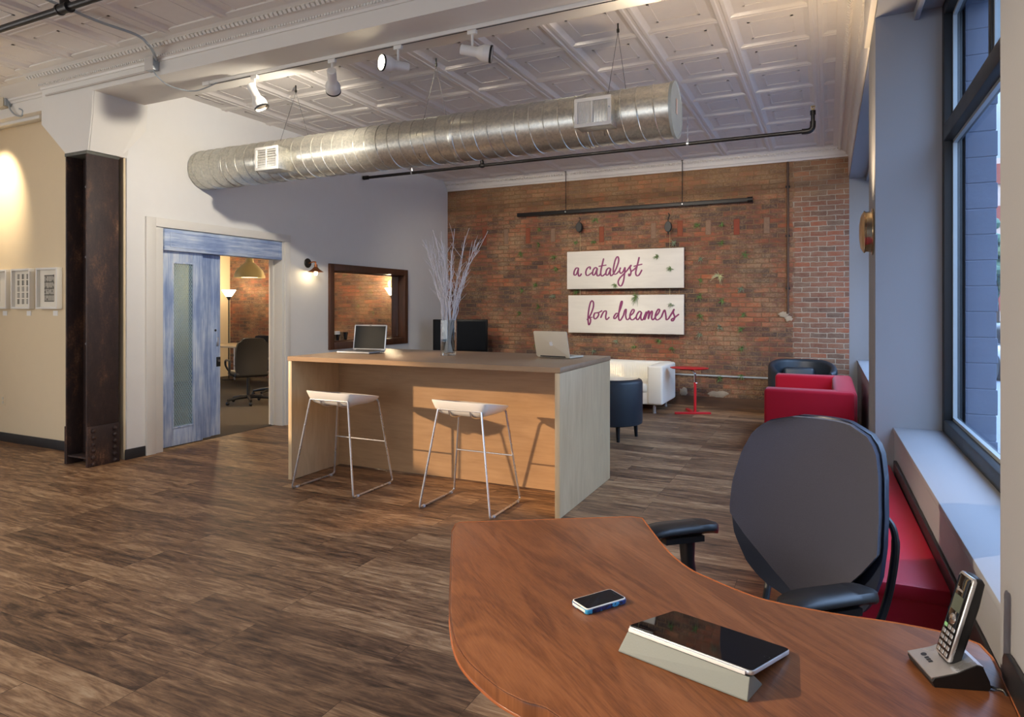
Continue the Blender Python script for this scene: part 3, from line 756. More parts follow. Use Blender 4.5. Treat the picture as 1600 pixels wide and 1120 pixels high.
def pulley(u, v0, v1, label, tall):
    p = at_y(u, v0, yb-.03); q = at_y(u, v1, yb-.03); h = p.z-q.z
    t = thing('hanging_pulley', label, 'pulley', (p.x, yb-.03, q.z), 0, 'old iron pulleys')
    MB().tube(crom([(0,0,h*1.0),(.018,0,h*.92),(.012,0,h*.82),(0,0,h*.75),(0,0,h*.6)],5), .008, 8).build('hook', IRON, t)
    m = MB()
    for s in (-.02, .02):
        M = Matrix.Translation((0, s, h*.32)) @ frame_to((0,1,0))
        m.lathe([(0,-.004),(.05,-.004),(.053,0),(.05,.004),(0,.004)], n=20, M=Matrix.Translation((0,0,h*.38)) @ Matrix.Diagonal((1,1,1.55)).to_4x4() @ Matrix.Translation((0,s,0)) @ frame_to((0,1,0)))
    m.build('cheek_plates', IRON, t)
    MB().lathe([(0,-.014),(.042,-.014),(.034,0),(.042,.014),(0,.014)], (0,0,h*.38), 20, frame_to((0,1,0))).build('sheave', DARKM, t)
    MB().cyl((0,0,h*.02),(0,0,h*.2), .01, 8).build('becket', IRON, t)
    return t
pulley(905, 340, 364, 'small black iron pulley above the end of the sign by the letter a', 0)
pulley(1044, 333, 367, 'larger rusty iron pulley hanging above the sign boards', 1)
# wires from the bar down to the boards
for u, lab in ((905.5, 'thin wire holding the two sign boards on the pulley side with the letter a'), (1046, 'thin wire holding the two sign boards below the larger pulley')):
    p = at_y(u, 360, yb-.03)
    o = MB().cyl((p.x, yb+.0, 1.60), (p.x, yb+.0, 2.80), .0025, 6).build('sign_wire', BRASSD, None); tag(o, lab, 'wire', 'sign wires')
# conduits on the bricks
x = at_y(1231, 300, YB).x; zc = at_y(1228, 490, YB).z
t = thing('wall_conduit', 'rusty vertical conduit on the brick wall ending in pale plaster', 'conduit', (x, YB-.02, zc))
MB().cyl((0,0,0),(0.0,0,3.57-zc), .016, 10).build('pipe', plain('rusty_conduit', lin(92,70,56), .6, .3, var=.3, scale=25), t)
for zz in (.35, 1.1, 1.8): MB().box(-.03,.03,-.012,.018,zz,zz+.03).build('strap', IRON, t, bev=.003)
a = at_y(1058, 585, YB-.02); zz = .5*(at_y(1095, 585.7, YB-.02).z + at_y(1193, 591.2, YB-.02).z)
o = MB().cyl((-3.2, YB-.016, zz), (.2, YB-.016, zz), .014, 10).build('wall_conduit', STEELG, None); tag(o, 'grey horizontal conduit low on the brick wall behind the red table', 'conduit')
LIME = plain('lime_plaster', lin(176,160,138), .9, var=.22, scale=30, bump=.5, bscale=50)
def blob(cx, cz, w, h, seed, th=.012):
    rb = random.Random(seed); n = 18
    P = [(w*math.cos(2*math.pi*i/n)*rb.uniform(.62,1.08), h*math.sin(2*math.pi*i/n)*rb.uniform(.62,1.08)) for i in range(n)]
    MB(Matrix.Translation((cx, YB, cz)) @ Matrix.Rotation(R(90), 4, 'X')).prism(P, -.01, th).build('plaster_patch', LIME, wb, bev=.004)
blob(x-.05, zc-.01, .085, .055, 1, .022); blob(x+.01, zc-.07, .06, .05, 2, .014)
for u, v, w, h in ((870,560,.05,.03),(1122,616,.16,.06),(1068,612,.07,.07)):
    p = at_y(u, v, YB); blob(p.x, p.z, w, h, int(u), .008)

# conduit and junction boxes on the beam
p = at_y(243, 100, BY0); zbx = p.z
t = thing('ceiling_conduit', 'grey bent conduit running from the tin ceiling to a junction box', 'conduit', (p.x, BY0, zbx))
q = at_z(75, 0, ZC-.03)
qs = [at_z(20,-22,3.712), at_z(75,0,3.712), at_z(150,32,3.712), at_z(212,54,3.708), at_y(231,69,3.57), at_y(240,82,3.68), at_y(244,94,3.76)]
path = crom([(a_.x-p.x, a_.y-BY0, a_.z-zbx) for a_ in qs], 6)
MB().tube(path, .011, 10).build('conduit', STEELG, t)
MB().box(-.052,.052,-.06,-.002,-.07,.04).build('junction_box', STEELG, t, bev=.004)
MB().box(-.055,.055,-.066,-.06,-.073,.043).build('box_cover', plain('painted_cover', lin(196,192,184), .5), t, bev=.002)
MB().tube(crom([(.02,-.03,-.07),(.05,-.02,-.12),(.1,.06,-.185),(.22,.22,-.20),(at_z(340,124,BZ-.01).x-p.x, 4.1-BY0, BZ-.015-zbx)],6), .006, 8).build('flex_cable', STEELG, t)
pl = at_y(72, 145, BY0-.01)
MB().tube([(-.05,-.012,-.055), (pl.x-p.x, -.012, -.055+.0)], .009, 8).build('beam_conduit', plain('painted_conduit', lin(190,182,170), .5), t)
p2 = at_y(8, 160, 3.9)
t = thing('junction_box', 'square painted junction box on the beam above the pictures', 'junction box', (p2.x, 3.92, p2.z))
MB().box(-.1,.06,-.07,0,-.06,.06).build('box_body', plain('painted_box', lin(204,192,166), .5), t, bev=.004)
MB().box(.06,.085,-.06,-.005,-.05,.055).build('box_side', STEELG, t, bev=.002)
pc = at_y(46, 184, 3.95)
MB().tube(crom([(.08,-.03,-.03),(.12,-.03,-.1),(.2,-.02,-.16),(.26,0,-.17),(.28,.0,-.12),(.22,.0,-.09)],6), .008, 8).build('curly_cable', STEELG, t)

# ------------------------------------------------------------------ track lighting
ty, tz = 4.1, BZ
t = thing('lighting_track', 'long white lighting track under the ceiling beam', 'track', (-2.5, ty, tz))
MB().box(at_z(330,127,BZ).x+2.5, .2+2.5, -.018, .018, -.028, 0).build('track_rail', WHITEM, t, bev=.002)
MB().box(at_z(330,127,BZ).x+2.5, .2+2.5, -.006, .006, -.0295, -.028).build('track_slot', BLACKP, t, smooth=False)
MB().box(at_z(330,127,BZ).x-.09+2.5, at_z(330,127,BZ).x+2.5, -.022, .022, -.034, 0).build('feed_end', WHITEM, t, bev=.003)
HEADS = []
def head(x, y, d, label, lit=False, track='t', ztop=BZ-.03, stem=.15, size=1.0):
    d = Vector(d).normalized()
    t = thing('track_spotlight', label, 'spotlight', (x, y, ztop), 0, 'track spotlights')
    MB().box(-.035,.035,-.014,.014,-.03,.0).build('adapter', WHITEM, t, bev=.003)
    MB().cyl((0,0,-.03),(0,0,-stem+.02), .009, 10).cyl((0,0,-stem+.03),(0,0,-stem), .015, 10).build('stem', WHITEM, t)
    M = Matrix.Translation((0,0,-stem)) @ frame_to(d) @ Matrix.Scale(size, 4)
    h = MB(M).lathe([(0,-.085),(.03,-.085),(.036,-.08),(.036,.03),(.04,.04),(.056,.07),(.06,.085),(.06,.14),(.056,.14),(.056,.09),(.036,.05),(.034,0)], n=28).build('lamp_can', WHITEM, t, label=None)
    m = MB(M)
    for k in range(5):
        a = 2*math.pi*k/5; m.lathe([(0,-.0855),(.006,-.0855),(.006,-.087),(0,-.087)], (.018*math.cos(a), .018*math.sin(a), 0), 8) if False else None
    MB(M).lathe([(0,.137),(.03,.133),(.052,.123),(.0555,.115)], n=24).build('bulb_lens', BULB if lit else DULL, h, label='glowing lens' if lit else None)
    MB(M).lathe([(.0605,.128),(.062,.128),(.062,.142),(.0565,.142)], n=28).build('rim_ring', BLACKP, h)
    HEADS.append((Vector((x, y, ztop-stem)) + d*.16*size, d)); return t
head(at_y(398,120,ty).x, ty, (.42,.25,-1), 'unlit white track spotlight aimed down, nearest the steel column')
head(at_y(519,95,ty).x, ty, (-.60,.80,-.48), 'white track spotlight seen from behind, between the unlit and the lit one', True)
head(at_y(622,75,ty).x, ty, (-.40,-.82,-.05), 'lit white track spotlight with a glowing bulb', True)
head(at_y(738,50,ty).x, ty, (.86,.38,-.16), 'white track spotlight turned sideways, last one before the bright soffit')
# lamp of the other track, over the pictures
t = thing('lighting_track', 'short white lighting track under the beam above the pictures', 'track', (-7.9, 4.02, BZ-.02))
MB().box(-1.3, .55, -.018, .018, -.03, 0).build('track_rail', WHITEM, t, bev=.002)

# ------------------------------------------------------------------ sconces
sp = at_x(480.5, 411, XW)
t = thing('wall_sconce', 'small copper barn sconce with a bare bulb beside the inner window', 'wall lamp', (XW, sp.y, sp.z))
MB(frame_to((1,0,0))).lathe([(0,.0),(.062,0),(.064,.006),(.056,.016),(.02,.022),(0,.022)], n=28).build('back_plate', DARKM, t)
MB().tube(crom([(.02,0,0),(.09,0,.012),(.125,0,.012),(.14,0,-.01),(.142,0,-.03)],6), .008, 10).ball((.135,0,.006), .014, n=6).build('arm', COPPER, t)
MB().lathe([(.018,-.02),(.022,-.03),(.022,-.06),(.016,-.065)], (.142,0,0), 20).build('socket', COPPER, t)
MB().lathe([(.018,-.05),(.03,-.062),(.05,-.085),(.098,-.118),(.1,-.121),(.095,-.119),(.05,-.09),(.025,-.068)], (.142,0,0), 32).build('shade', COPPER, t)
MB().lathe([(0,-.165),(.014,-.162),(.023,-.145),(.022,-.125),(.013,-.1),(.011,-.07)], (.142,0,0), 18).build('bulb', BULBS, t)
SCONCE = Vector((XW+.142, sp.y, sp.z-.15))
t = thing('wall_sconce', 'round polished brass drum sconce on the pillar between the windows', 'wall lamp', (XR, 4.80, at_y(1364,362,4.80).z))
MB(frame_to((-1,0,0))).lathe([(0,.0),(.148,0),(.15,.004),(.15,.01),(.13,.012)], n=40).build('back_plate', BRASS, t)
MB(frame_to((-1,0,0))).lathe([(.13,.012),(.13,.045),(.136,.049),(.136,.054),(.13,.056)], n=40).build('drum', BRASS, t)
MB(frame_to((-1,0,0))).lathe([(.13,.056),(.12,.063),(.10,.072),(.05,.079),(0,.081)], n=40).build('lens', plain('amber_lens', lin(176,142,100), .3, .3), t)
# ------------------------------------------------------------------ island table
X0, X1, IY0, IY1, IZ = -4.22, -1.70, 4.30, 5.53, 1.07
t = thing('island_table', 'long bar-height oak island table with panel ends', 'table', ((X0+X1)/2, IY0, 0), R(.6))
W = (X1-X0)/2; D = IY1-IY0
MB().box(-W, W, 0, D, IZ-.038, IZ).build('worktop', OAKTOP, t, bev=.002)
MB().box(-W, W, -.0015, .0, IZ-.037, IZ-.001).build('front_edge_band', OAKX, t, smooth=False)
MB().box(-W+.004, -W+.042, .004, D-.004, 0.003, IZ-.041).build('end_panel', OAK, t, bev=.0015)
MB().box(W-.042, W-.004, .004, D-.004, 0.003, IZ-.041).build('end_panel', OAK, t, bev=.0015)
MB().box(-W+.042, W-.042, .62, .645, 0.012, IZ-.038).build('back_panel', OAKX, t, smooth=False)

# ------------------------------------------------------------------ stools
def stool(x0, x1, y0, y1, label):
    cx, cy = (x0+x1)/2, (y0+y1)/2; hw = (x1-x0)/2; hd = (y1-y0)/2
    t = thing('bar_stool', label, 'bar stool', (cx, cy, 0), 0, 'white scoop bar stools')
    r = .0085; zt = .752
    for s in (-1, 1):
        pa = [(s*hw*.62, -hd*.68, zt-.015), (s*hw*.64, -hd*.70, zt-.05), (s*hw*.985, -hd*.985, .05), (s*hw, -hd, r), (s*hw, -hd+.035, r), (s*hw, hd-.035, r), (s*hw, hd, r+.012), (s*hw*.985, hd*.985, .05), (s*hw*.70, hd*.74, zt-.06), (s*hw*.66, hd*.70, zt-.035), (s*hw*.5, hd*.62, zt-.03)]
        q = [Vector(p) for p in pa]
        # rounded bends
        out = [q[0]]
        for i in range(1, len(q)-1):
            a = q[i] + (q[i-1]-q[i]).normalized()*min(.018, (q[i-1]-q[i]).length*.45); b = q[i] + (q[i+1]-q[i]).normalized()*min(.018, (q[i+1]-q[i]).length*.45)
            for k in range(5):
                tt = k/4; out.append(a*(1-tt)**2 + q[i]*2*tt*(1-tt) + b*tt*tt)
        out.append(q[-1])
        MB().tube(out, r, 10).build('sled_leg', SATIN, t)
        for yy in (-hd*.8, hd*.8): MB().cyl((s*hw, yy-.012, .006), (s*hw, yy+.012, .006), .0125, 10).build('floor_glide', plain('clear_glide', lin(190,194,200), .2), t)
    MB().tube([(-hw*.62, -hd*.68, zt-.015), (hw*.62, -hd*.68, zt-.015)], r*.9, 10).build('front_rail', SATIN, t)
    MB().tube([(-hw*.83, hd*.86, .355), (hw*.83, hd*.86, .355)], r*.75, 10).build('foot_rest', SATIN, t)
    for xx in (-.09, .09):
        MB().tube(crom([(xx,-hd*.68,zt-.015),(xx+.005,-hd*.6,zt-.06),(xx+.02,-hd*.2,zt-.075),(xx+.02,hd*.55,zt-.055)],5), .0075, 8).build('seat_support', SATIN, t)
    # scooped seat shell: thin rim at the front, deep belly, flat lip at the side away
    sw, sd = .245, .20
    def rim(u, v):
        x = (u*2-1); y = (v*2-1)
        px = sw*x*(1-.07*abs(y)**4); py = sd*y*(1-.07*abs(x)**4)
        return px, py, .775 - .030*y - .004*x, max(abs(x), abs(y)), y
    def f_top(u, v):
        x, y, z, e, yy = rim(u, v); return (x, y, z - .034*(1-e**3.5))
    def f_bot(u, v):
        x, y, z, e, yy = rim(u, v); k = 1-e**6
        return (x, y, z - .010 - (.082 - .028*yy)*k)
    m = MB(); m.grid(f_top, 20, 16); m.grid(f_bot, 20, 16)
    N = 20; K = 16
    per = [(i/N, 0) for i in range(N)] + [(1, j/K) for j in range(K)] + [(1-i/N, 1) for i in range(N)] + [(0, 1-j/K) for j in range(K)]
    for a, b in zip(per, per[1:]+per[:1]):
        m.face([m.v(f_top(*a)), m.v(f_top(*b)), m.v(f_bot(*b)), m.v(f_bot(*a))])
    m.build('seat', WHITEP, t, doubles=True, angle=50)
    return t
stool(-3.98, -3.35, 4.095, 4.61, 'white scoop bar stool at the end of the island under the grey laptop')
stool(-2.735, -2.145, 4.10, 4.60, 'white scoop bar stool at the island nearer the cherry desk')

# ------------------------------------------------------------------ laptops
def laptop(loc, rz, w, d, open_deg, label, back_logo, body, scr):
    t = thing('laptop', label, 'laptop', loc, rz)     # local: keyboard toward -Y, hinge at y=0
    MB().prism(rpoly(rect(-w/2, w/2, -d, 0), .012, 4), .003, .017).build('base', body, t, bev=.002)
    m = MB(); 
    for r in range(5):
        for c in range(13):
            x = -w/2+.03 + (w-.06)*c/13; y = -.03 - .0175*r
            m.box(x, x+(w-.06)/13-.003, y-.0145, y, .017, .0182)
    m.build('keyboard', KEYS, t, smooth=False)
    MB().box(-.045, .045, -d+.015, -d+.075, .017, .0175).build('trackpad', SATIN, t, smooth=False)
    for x in (-w/2+.02, w/2-.02):
        for y in (-.02, -d+.02): MB().cyl((x,y,0),(x,y,.003), .006, 8).build('foot', BLACKP, t)
    M = Matrix.Translation((0, .002, .014)) @ Matrix.Rotation(R(90-open_deg), 4, 'X')
    # lid stands in local XZ: screen face toward -Y
    hh = d*.96
    lid = MB(M @ Matrix.Rotation(R(90), 4, 'X')).prism(rpoly(rect(-w/2, w/2, 0, hh), .012, 4), -.008, 0).build('lid', body, t, bev=.0015)
    MB(M).box(-w/2+.012, w/2-.012, -.0012, .0, .018, hh-.012).build('screen', scr, lid, smooth=False)
    MB(M).cyl((-w/2+.04,.003,.002),(w/2-.04,.003,.002), .007, 10).build('hinge', BLACKP, lid)
    if back_logo:
        # fruit mark with a bite and a leaf, in white
        P = [(0,.6),(.25,.72),(.5,.68),(.72,.48),(.58,.3),(.55,.05),(.62,-.18),(.8,-.33),(.62,-.68),(.38,-.95),(.15,-.9),(0,-.84),(-.15,-.9),(-.38,-.95),(-.66,-.62),(-.82,-.15),(-.8,.3),(-.6,.6),(-.28,.72)]
        P = [(p.x, p.y) for p in crom([Vector((a,b,0)) for a,b in P]+[Vector((0,.6,0))], 3)][:-1]
        L = [(.02,.8),(.08,1.05),(.32,1.3),(.36,1.28),(.28,.98),(.05,.78)]
        S = .021; ML = M @ Matrix.Translation((0, .008, hh*.52)) @ Matrix.Rotation(R(90), 4, 'X') @ Matrix.Scale(-1, 4, (1,0,0))
        m = MB(ML); m.prism([(a*S, b*S) for a, b in P], -.0008, .0); m.prism([(a*S, b*S) for a, b in L], -.0008, .0)
        m.build('fruit_logo', plain('logo_white', lin(246,246,246), .3), lid, smooth=False)
    else:
        MB(M).box(-.012, .012, -.0016, -.0012, hh-.009, hh-.005).build('camera_dot', BLACKP, lid, smooth=False)
    return t
ZT = IZ + .001
a = at_z(525,553,IZ); b = at_z(597,556.5,IZ)
c1 = at_z(553.5,544.5,IZ); c2 = at_z(601,546.5,IZ)
ca = (Vector((c1.x,c1.y,0))+Vector((c2.x,c2.y,0)))/2
laptop((-3.93, 5.03, ZT), R(4), .36, .255, 98, 'open grey laptop with its dark screen toward the viewer', False, plain('grey_laptop_shell', lin(176,180,184), .35, .6), SCREEN)
a = at_z(845,556,IZ); b = at_z(894,560,IZ)
laptop((-2.07, 5.10, ZT), R(170), .325, .227, 104, 'slim aluminium laptop seen from behind with a white fruit logo', True, ALU, SCREENB)

# ------------------------------------------------------------------ vase with branches
vx, vy = -3.04, 5.02
t = thing('glass_vase', 'tall square clear glass vase holding white twigs on the island', 'vase', (vx, vy, IZ+.001), R(20))
w = .062; H = .31
m = MB(); o_ = rpoly(rect(-w,w,-w,w), .008, 3); i_ = rpoly(rect(-w+.006,w-.006,-w+.006,w-.006), .005, 3)
m.loft([[(x,y,0) for x,y in o_], [(x,y,H) for x,y in o_], [(x,y,H) for x,y in i_], [(x,y,.018) for x,y in i_]])
m.build('vessel', VASEG, t, angle=30)
rnd = random.Random(11)
for k in range(38):
    az = rnd.uniform(0, 2*math.pi); sp_ = rnd.uniform(.08, .52)
    if k < 8: az = math.pi + rnd.uniform(-.8,.8)
    L = rnd.uniform(.62, 1.12) if k % 3 else rnd.uniform(.9, 1.16)
    dx, dy = math.cos(az)*sp_*L*.75, math.sin(az)*sp_*L*.5
    b0 = Vector((-dx*.12 + rnd.uniform(-.02,.02), -dy*.12 + rnd.uniform(-.02,.02), .024)); b0.x = max(-.04, min(.04, b0.x)); b0.y = max(-.04, min(.04, b0.y))
    rim = Vector((max(-.045,min(.045,dx*.35)), max(-.045,min(.045,dy*.35)), H))
    tip = Vector((dx, dy, L))
    P = [b0, (b0+rim)*.5 + Vector((rnd.uniform(-.008,.008), rnd.uniform(-.008,.008), 0)), rim]
    for q in range(1, 6):
        f = q/5; P.append(rim.lerp(tip, f) + Vector((rnd.uniform(-.018,.018), rnd.uniform(-.018,.018), 0))*(1-.3*f) + Vector((dx,dy,0))*(-.12*math.sin(f*3.1)))
    P = crom(P, 3)
    m = MB(Matrix.Rotation(0,4,'Z')); n_ = len(P)
    m.tube(P, [.0037*(1-.7*i/n_)+.0008 for i in range(n_)], 5)
    for q in range(rnd.randint(3,6)):
        i = rnd.randint(n_//2-1, n_-3); p = P[i]; d = (P[i+1]-P[i]).normalized()
        sd_ = Vector((rnd.uniform(-1,1), rnd.uniform(-1,1), rnd.uniform(.2,1))).normalized()
        e = p + (d*.6+sd_*.8).normalized()*rnd.uniform(.05,.2)
        m.tube([p, p.lerp(e,.5)+Vector((rnd.uniform(-.008,.008),rnd.uniform(-.008,.008),.006)), e], [.002,.0015,.0007], 4)
    o = m.build('twig', TWIG, None); o.location = (vx, vy, IZ+.001)
    tag(o, 'thin white twig standing in the tall glass vase', 'twig', 'white twigs in the glass vase')

# ------------------------------------------------------------------ television on its console
tv_c = at_y(716, 525, 9.35)
con = thing('media_console', 'low black console under the television, mostly behind the island', 'console', (tv_c.x+.12, 9.5, 0), R(20))
MB().box(-.75,.75,-.2,.2,.06,.66).build('cabinet', BLACKP, con, bev=.004)
MB().box(-.77,.77,-.215,.215,.66,.69).build('console_top', BLACKP, con, bev=.004)
for x in (-.7,.7):
    for y in (-.16,.16): MB().box(x-.025,x+.025,y-.025,y+.025,0,.06).build('foot', BLACKP, con, smooth=False)
t = thing('television', 'black flat television standing in the corner by the brick wall', 'television', (tv_c.x, 9.42, .691), R(20))
w = .455; zt_ = at_y(716, 499, 9.4).z - .691
MB().rbox(-w, w, -.03, .03, .06, zt_, .008, 2).build('cabinet', TVBODY, t)
MB().box(-w+.03, w-.03, -.0315, -.0295, .10, zt_-.03).build('screen', TVSCR, t, smooth=False)
MB().lathe([(0,0),(.2,0),(.2,.008),(.06,.02),(.03,.06),(.03,.09)], n=28, M=Matrix.Diagonal((1,.6,1)).to_4x4()).build('stand', BLACKG, t)

# ------------------------------------------------------------------ sofas
def sofa(loc, rz, w, d, matf, label, pleat=False, h=.67):
    """back toward +Y, seat opens toward -Y"""
    t = thing('sofa', label, 'sofa', loc, rz)
    aw = .22; z0 = .12
    MB().rbox(-w/2+aw*.8, w/2-aw*.8, -d/2+.02, d/2-.1, z0+.0, .30, .02, 2).build('base', matf, t)
    MB().rbox(-w/2+aw-.005, w/2-aw+.005, -d/2-.005, d/2-.2, .285, .42, .045, 4).build('seat_cushion', matf, t)
    for s in (-1, 1):
        xa, xb = sorted((s*(w/2), s*(w/2-aw)))
        MB().rbox(xa, xb, -d/2, d/2-.02, z0, h, .035, 4).build('arm', matf, t)
    MB().rbox(-w/2+.03, w/2-.03, d/2-.22, d/2, z0, h+.005, .05, 4).build('backrest', matf, t)
    if pleat:
        m = MB()
        k = int((w-2*aw)/.028)
        for i in range(k):
            x = -w/2+aw + (w-2*aw)*(i+.5)/k
            m.tube([(x, d/2-.222, .42), (x, d/2-.226, .5), (x, d/2-.214, h-.03), (x, d/2-.17, h)], [.004,.007,.006,.003], 6)
        m.build('gathered_cover', matf, t)
    for x in (-w/2+.13, w/2-.13):
        for y in (-d/2+.07, d/2-.12): MB().cyl((x,y,0),(x,y,z0+.01), .022, 16).cyl((x,y,0),(x,y,.012), .026, 16).build('leg', SATIN, t)
    return t
sofa((-2.98, 9.60, 0), 0, 1.80, .90, CANVAS, 'white canvas sofa against the brick wall behind the island', True)
sofa((-.17, 8.15, 0), R(-90), 1.80, .86, REDF, 'red fabric sofa under the far window', False, .655)

# ------------------------------------------------------------------ tub chairs
def tub(loc, rz, r, h, label, arc=118, dip=.0, cushion=False):
    t = thing('tub_chair', label, 'armchair', loc, rz)      # back toward +Y
    th = .085; z0 = .17
    prof = lambda hh: [(r-.03, z0), (r-.005, z0+.01), (r, z0+.05), (r, hh-.045), (r-.012, hh-.014), (r-th*.5, hh), (r-th+.012, hh-.014), (r-th, hh-.045), (r-th-.01, z0+.2), (r-th-.01, z0)]
    rings = []; n = 44
    for i in range(n+1):
        a = R(90) + R(-arc + 2*arc*i/n); e = abs(-1+2*i/n)
        hh = h - dip*max(0, (e-.35)/.65)**1.6
        if i in (0, n): q = [((p[0]-(r-th*.5))*.55+(r-th*.5), z0+.015+(p[1]-z0)*.97) for p in prof(hh)]; a += R(3) if i == n else -R(3)
        else: q = prof(hh)
        rings.append([(R_*math.cos(a), R_*math.sin(a), z) for R_, z in q])
    MB().loft(rings).build('shell', LEATHER, t, angle=60)
    MB().lathe([(0,z0),(r-.035,z0),(r-.03,z0+.02),(r-.05,z0+.1),(0,z0+.1)], n=36).build('seat_base', LEATHER, t)
    MB().lathe([(0,z0+.1),(r-th-.02,z0+.1),(r-th-.005,z0+.14),(r-th-.005,z0+.22),(r-th-.03,z0+.245),(0,z0+.255)], n=36).build('seat_cushion', LEATHER, t)
    if cushion: MB().rbox(-.2,.2,-.06,.06,-.1,.1,.045,4, Matrix.Translation((-.02, r-th-.13, z0+.39)) @ Matrix.Rotation(R(-12),4,'X')).build('back_cushion', LEATHER, t)
    for a in (45,135,225,315):
        x, y = (r-.07)*math.cos(R(a)), (r-.07)*math.sin(R(a)); MB().cyl((x,y,z0+.01),(x*1.04,y*1.04,0), .026, 12, .018).build('leg', BLACKP, t)
    return t
tub((-2.26, 7.31, 0), R(180-12), .365, .685, 'dark blue-black leather tub chair seen from behind at the island end', 118, .0)
tub((-.32, 9.72, 0), R(8), .43, .765, 'dark leather tub chair with a back cushion in the brick corner', 122, .13, True)

# ------------------------------------------------------------------ red table
t = thing('side_table', 'small red side table on a bent pole beside the white sofa', 'side table', (-1.70, 9.38, 0))
m = MB(); m.box(-.26,.24,-.025,.025,.0,.028, Matrix.Rotation(R(24),4,'Z')); m.box(-.025,.025,0,.36,.0,.028, Matrix.Rotation(R(24),4,'Z')); m.build('foot', REDM, t, bev=.004)
px_, py_ = .02, .02
MB().cyl((px_,py_,.026),(px_,py_,.44), .019, 16).build('pole', REDM, t)
MB().tube(crom([(px_,py_,.40),(px_,py_,.53),(px_-.01,py_,.575),(px_-.05,py_,.605),(px_-.1,py_,.612),(px_-.2,py_,.612)],6), .0145, 14).build('bent_tube', CHROME, t)
MB().ball((px_+.022,py_-.01,.43), .014, n=6).build('clamp_knob', CHROME, t)
MB(Matrix.Translation((-.06,py_,0)) @ Matrix.Diagonal((1,.72,1)).to_4x4()).lathe([(0,.626),(.24,.626),(.262,.634),(.268,.642),(.26,.645),(0,.645)], n=40).build('table_top', REDM, t)
MB().box(-.18,-.02,-.03,.07,.612,.627).build('top_bracket', BLACKP, t, smooth=False)

# ------------------------------------------------------------------ red bench under the near window
t = thing('window_bench', 'low red box bench along the wall under the near window', 'bench', (.123, 3.575, 0), R(1.1))
MB().box(-.235,.222,-.955,.955,0,.51).build('bench_body', REDP, t, bev=.006)
MB().rbox(-.25,.23,-.97,.97,.495,.55,.012,2).build('bench_lid', REDP, t)
m = MB(); m.prism([(.343,4.44),(.376,2.0),(.386,2.0),(.3605,4.44)], .53, .60); o = m.build('wall_rail', BLACKP, None, bev=.004); tag(o, 'long black rail on the wall behind the red bench', 'rail')
# ------------------------------------------------------------------ cherry desk
ZD = .77
edge_px = [(1003,809),(1040,857),(1075,887),(1110,904),(1150,921),(1200,938),(1300,958),(1400,973),(1480,989),(1530,1006),(1549,1026),(1560,1046),(1576,1080),(1593,1117)]
left_px = [(874,1119.3),(816.6,1094),(780,1074.4),(749.8,1050),(728.6,1028.9),(713.4,1004.6),(705.8,977),(702.8,950),(704.5,890),(706.3,830)]
E_ = [at_z(u,v,ZD) for u,v in edge_px]; L_ = [at_z(u,v,ZD) for u,v in left_px]
back = [(p.x, p.y, 0) for p in crom([E_[0]]+E_[1:10], 4)] + [(p.x, p.y, 0) for p in crom(E_[10:], 3)]
xe = E_[-1].x
front = [(xe-.01,1.0,0),(xe-.05,.86,0),(xe-.12,.81,0),(-.02,.84,0)]
left = [(p.x,p.y,0) for p in crom([Vector((-.18,.93,0))]+[Vector((p.x,p.y,0)) for p in L_[:8]], 4)] + [(L_[8].x,L_[8].y,0),(L_[9].x,L_[9].y,0)]
c = at_z(712,818,ZD); c2_ = at_z(722,815.5,ZD); c3 = at_z(985,807,ZD)
poly = [(a,b) for a,b,_ in back+front+left] + [(c.x,c.y),(c2_.x,c2_.y),(c3.x,c3.y)]
t = thing('corner_desk', 'cherry laminate desk with a curved top in front of the window', 'desk', (-.3, 1.45, 0))
m = MB(); m.prism([(x+.3,y-1.45) for x,y in poly], ZD-.034, ZD)
m.build('desk_top', CHERRY, t, bev=.005, seg=3, angle=40)
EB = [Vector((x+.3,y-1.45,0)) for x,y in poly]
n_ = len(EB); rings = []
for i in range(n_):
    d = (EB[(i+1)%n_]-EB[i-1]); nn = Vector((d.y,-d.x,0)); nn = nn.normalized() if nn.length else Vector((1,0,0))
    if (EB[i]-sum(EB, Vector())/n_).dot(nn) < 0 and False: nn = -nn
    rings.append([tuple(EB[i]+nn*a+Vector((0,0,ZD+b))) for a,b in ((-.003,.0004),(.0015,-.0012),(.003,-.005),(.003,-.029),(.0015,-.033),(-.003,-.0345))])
m = MB(); m.loft(rings+[rings[0]], close=False, caps=False); m.build('edge_highlight', plain('cherry_edge_highlight', lin(150,88,52), .18, var=.05), t, angle=60)  # lighter glossy strip puts the desk edge highlight into the colour
MB().box(-.1,-.075,-.22,.12,0,ZD-.034).build('panel_leg', CHERRY, t, bev=.002)
MB().box(.545,.57,-.5,.2,0,ZD-.034).build('panel_leg', CHERRY, t, bev=.002)
MB().box(-.075,.545,-.12,-.1,.3,ZD-.034).build('modesty_panel', CHERRY, t, smooth=False)

# mobile phone
zt = ZD+.014
A,B,C_,D_ = [at_z(u,v,zt) for u,v in ((894,937),(952,918),(982,935),(915,952))]
ctr = (A+B+C_+D_)/4; dx = ((B-A)+(C_-D_)).normalized(); L = ((B-A).length+(C_-D_).length)/2; Wd = ((D_-A).length+(C_-B).length)/2
t = thing('mobile_phone', 'mobile phone in a blue patterned case lying on the desk', 'phone', (ctr.x, ctr.y, ZD+.0005), math.atan2(dx.y, dx.x))
l, w = L/2, Wd/2
MB().prism(rpoly(rect(-l,l,-w,w), .01, 5), 0, .011).build('case', CASE, t, bev=.0025)
MB().prism(rpoly(rect(-l+.0015,l-.0015,-w+.0015,w-.0015), .009, 5), .0105, .0135).build('body_rim', WHITEP, t, bev=.0008)
MB().prism(rpoly(rect(-l+.004,l-.004,-w+.004,w-.004), .007, 5), .0134, .0140).build('glass_front', SCREENB, t, smooth=False)
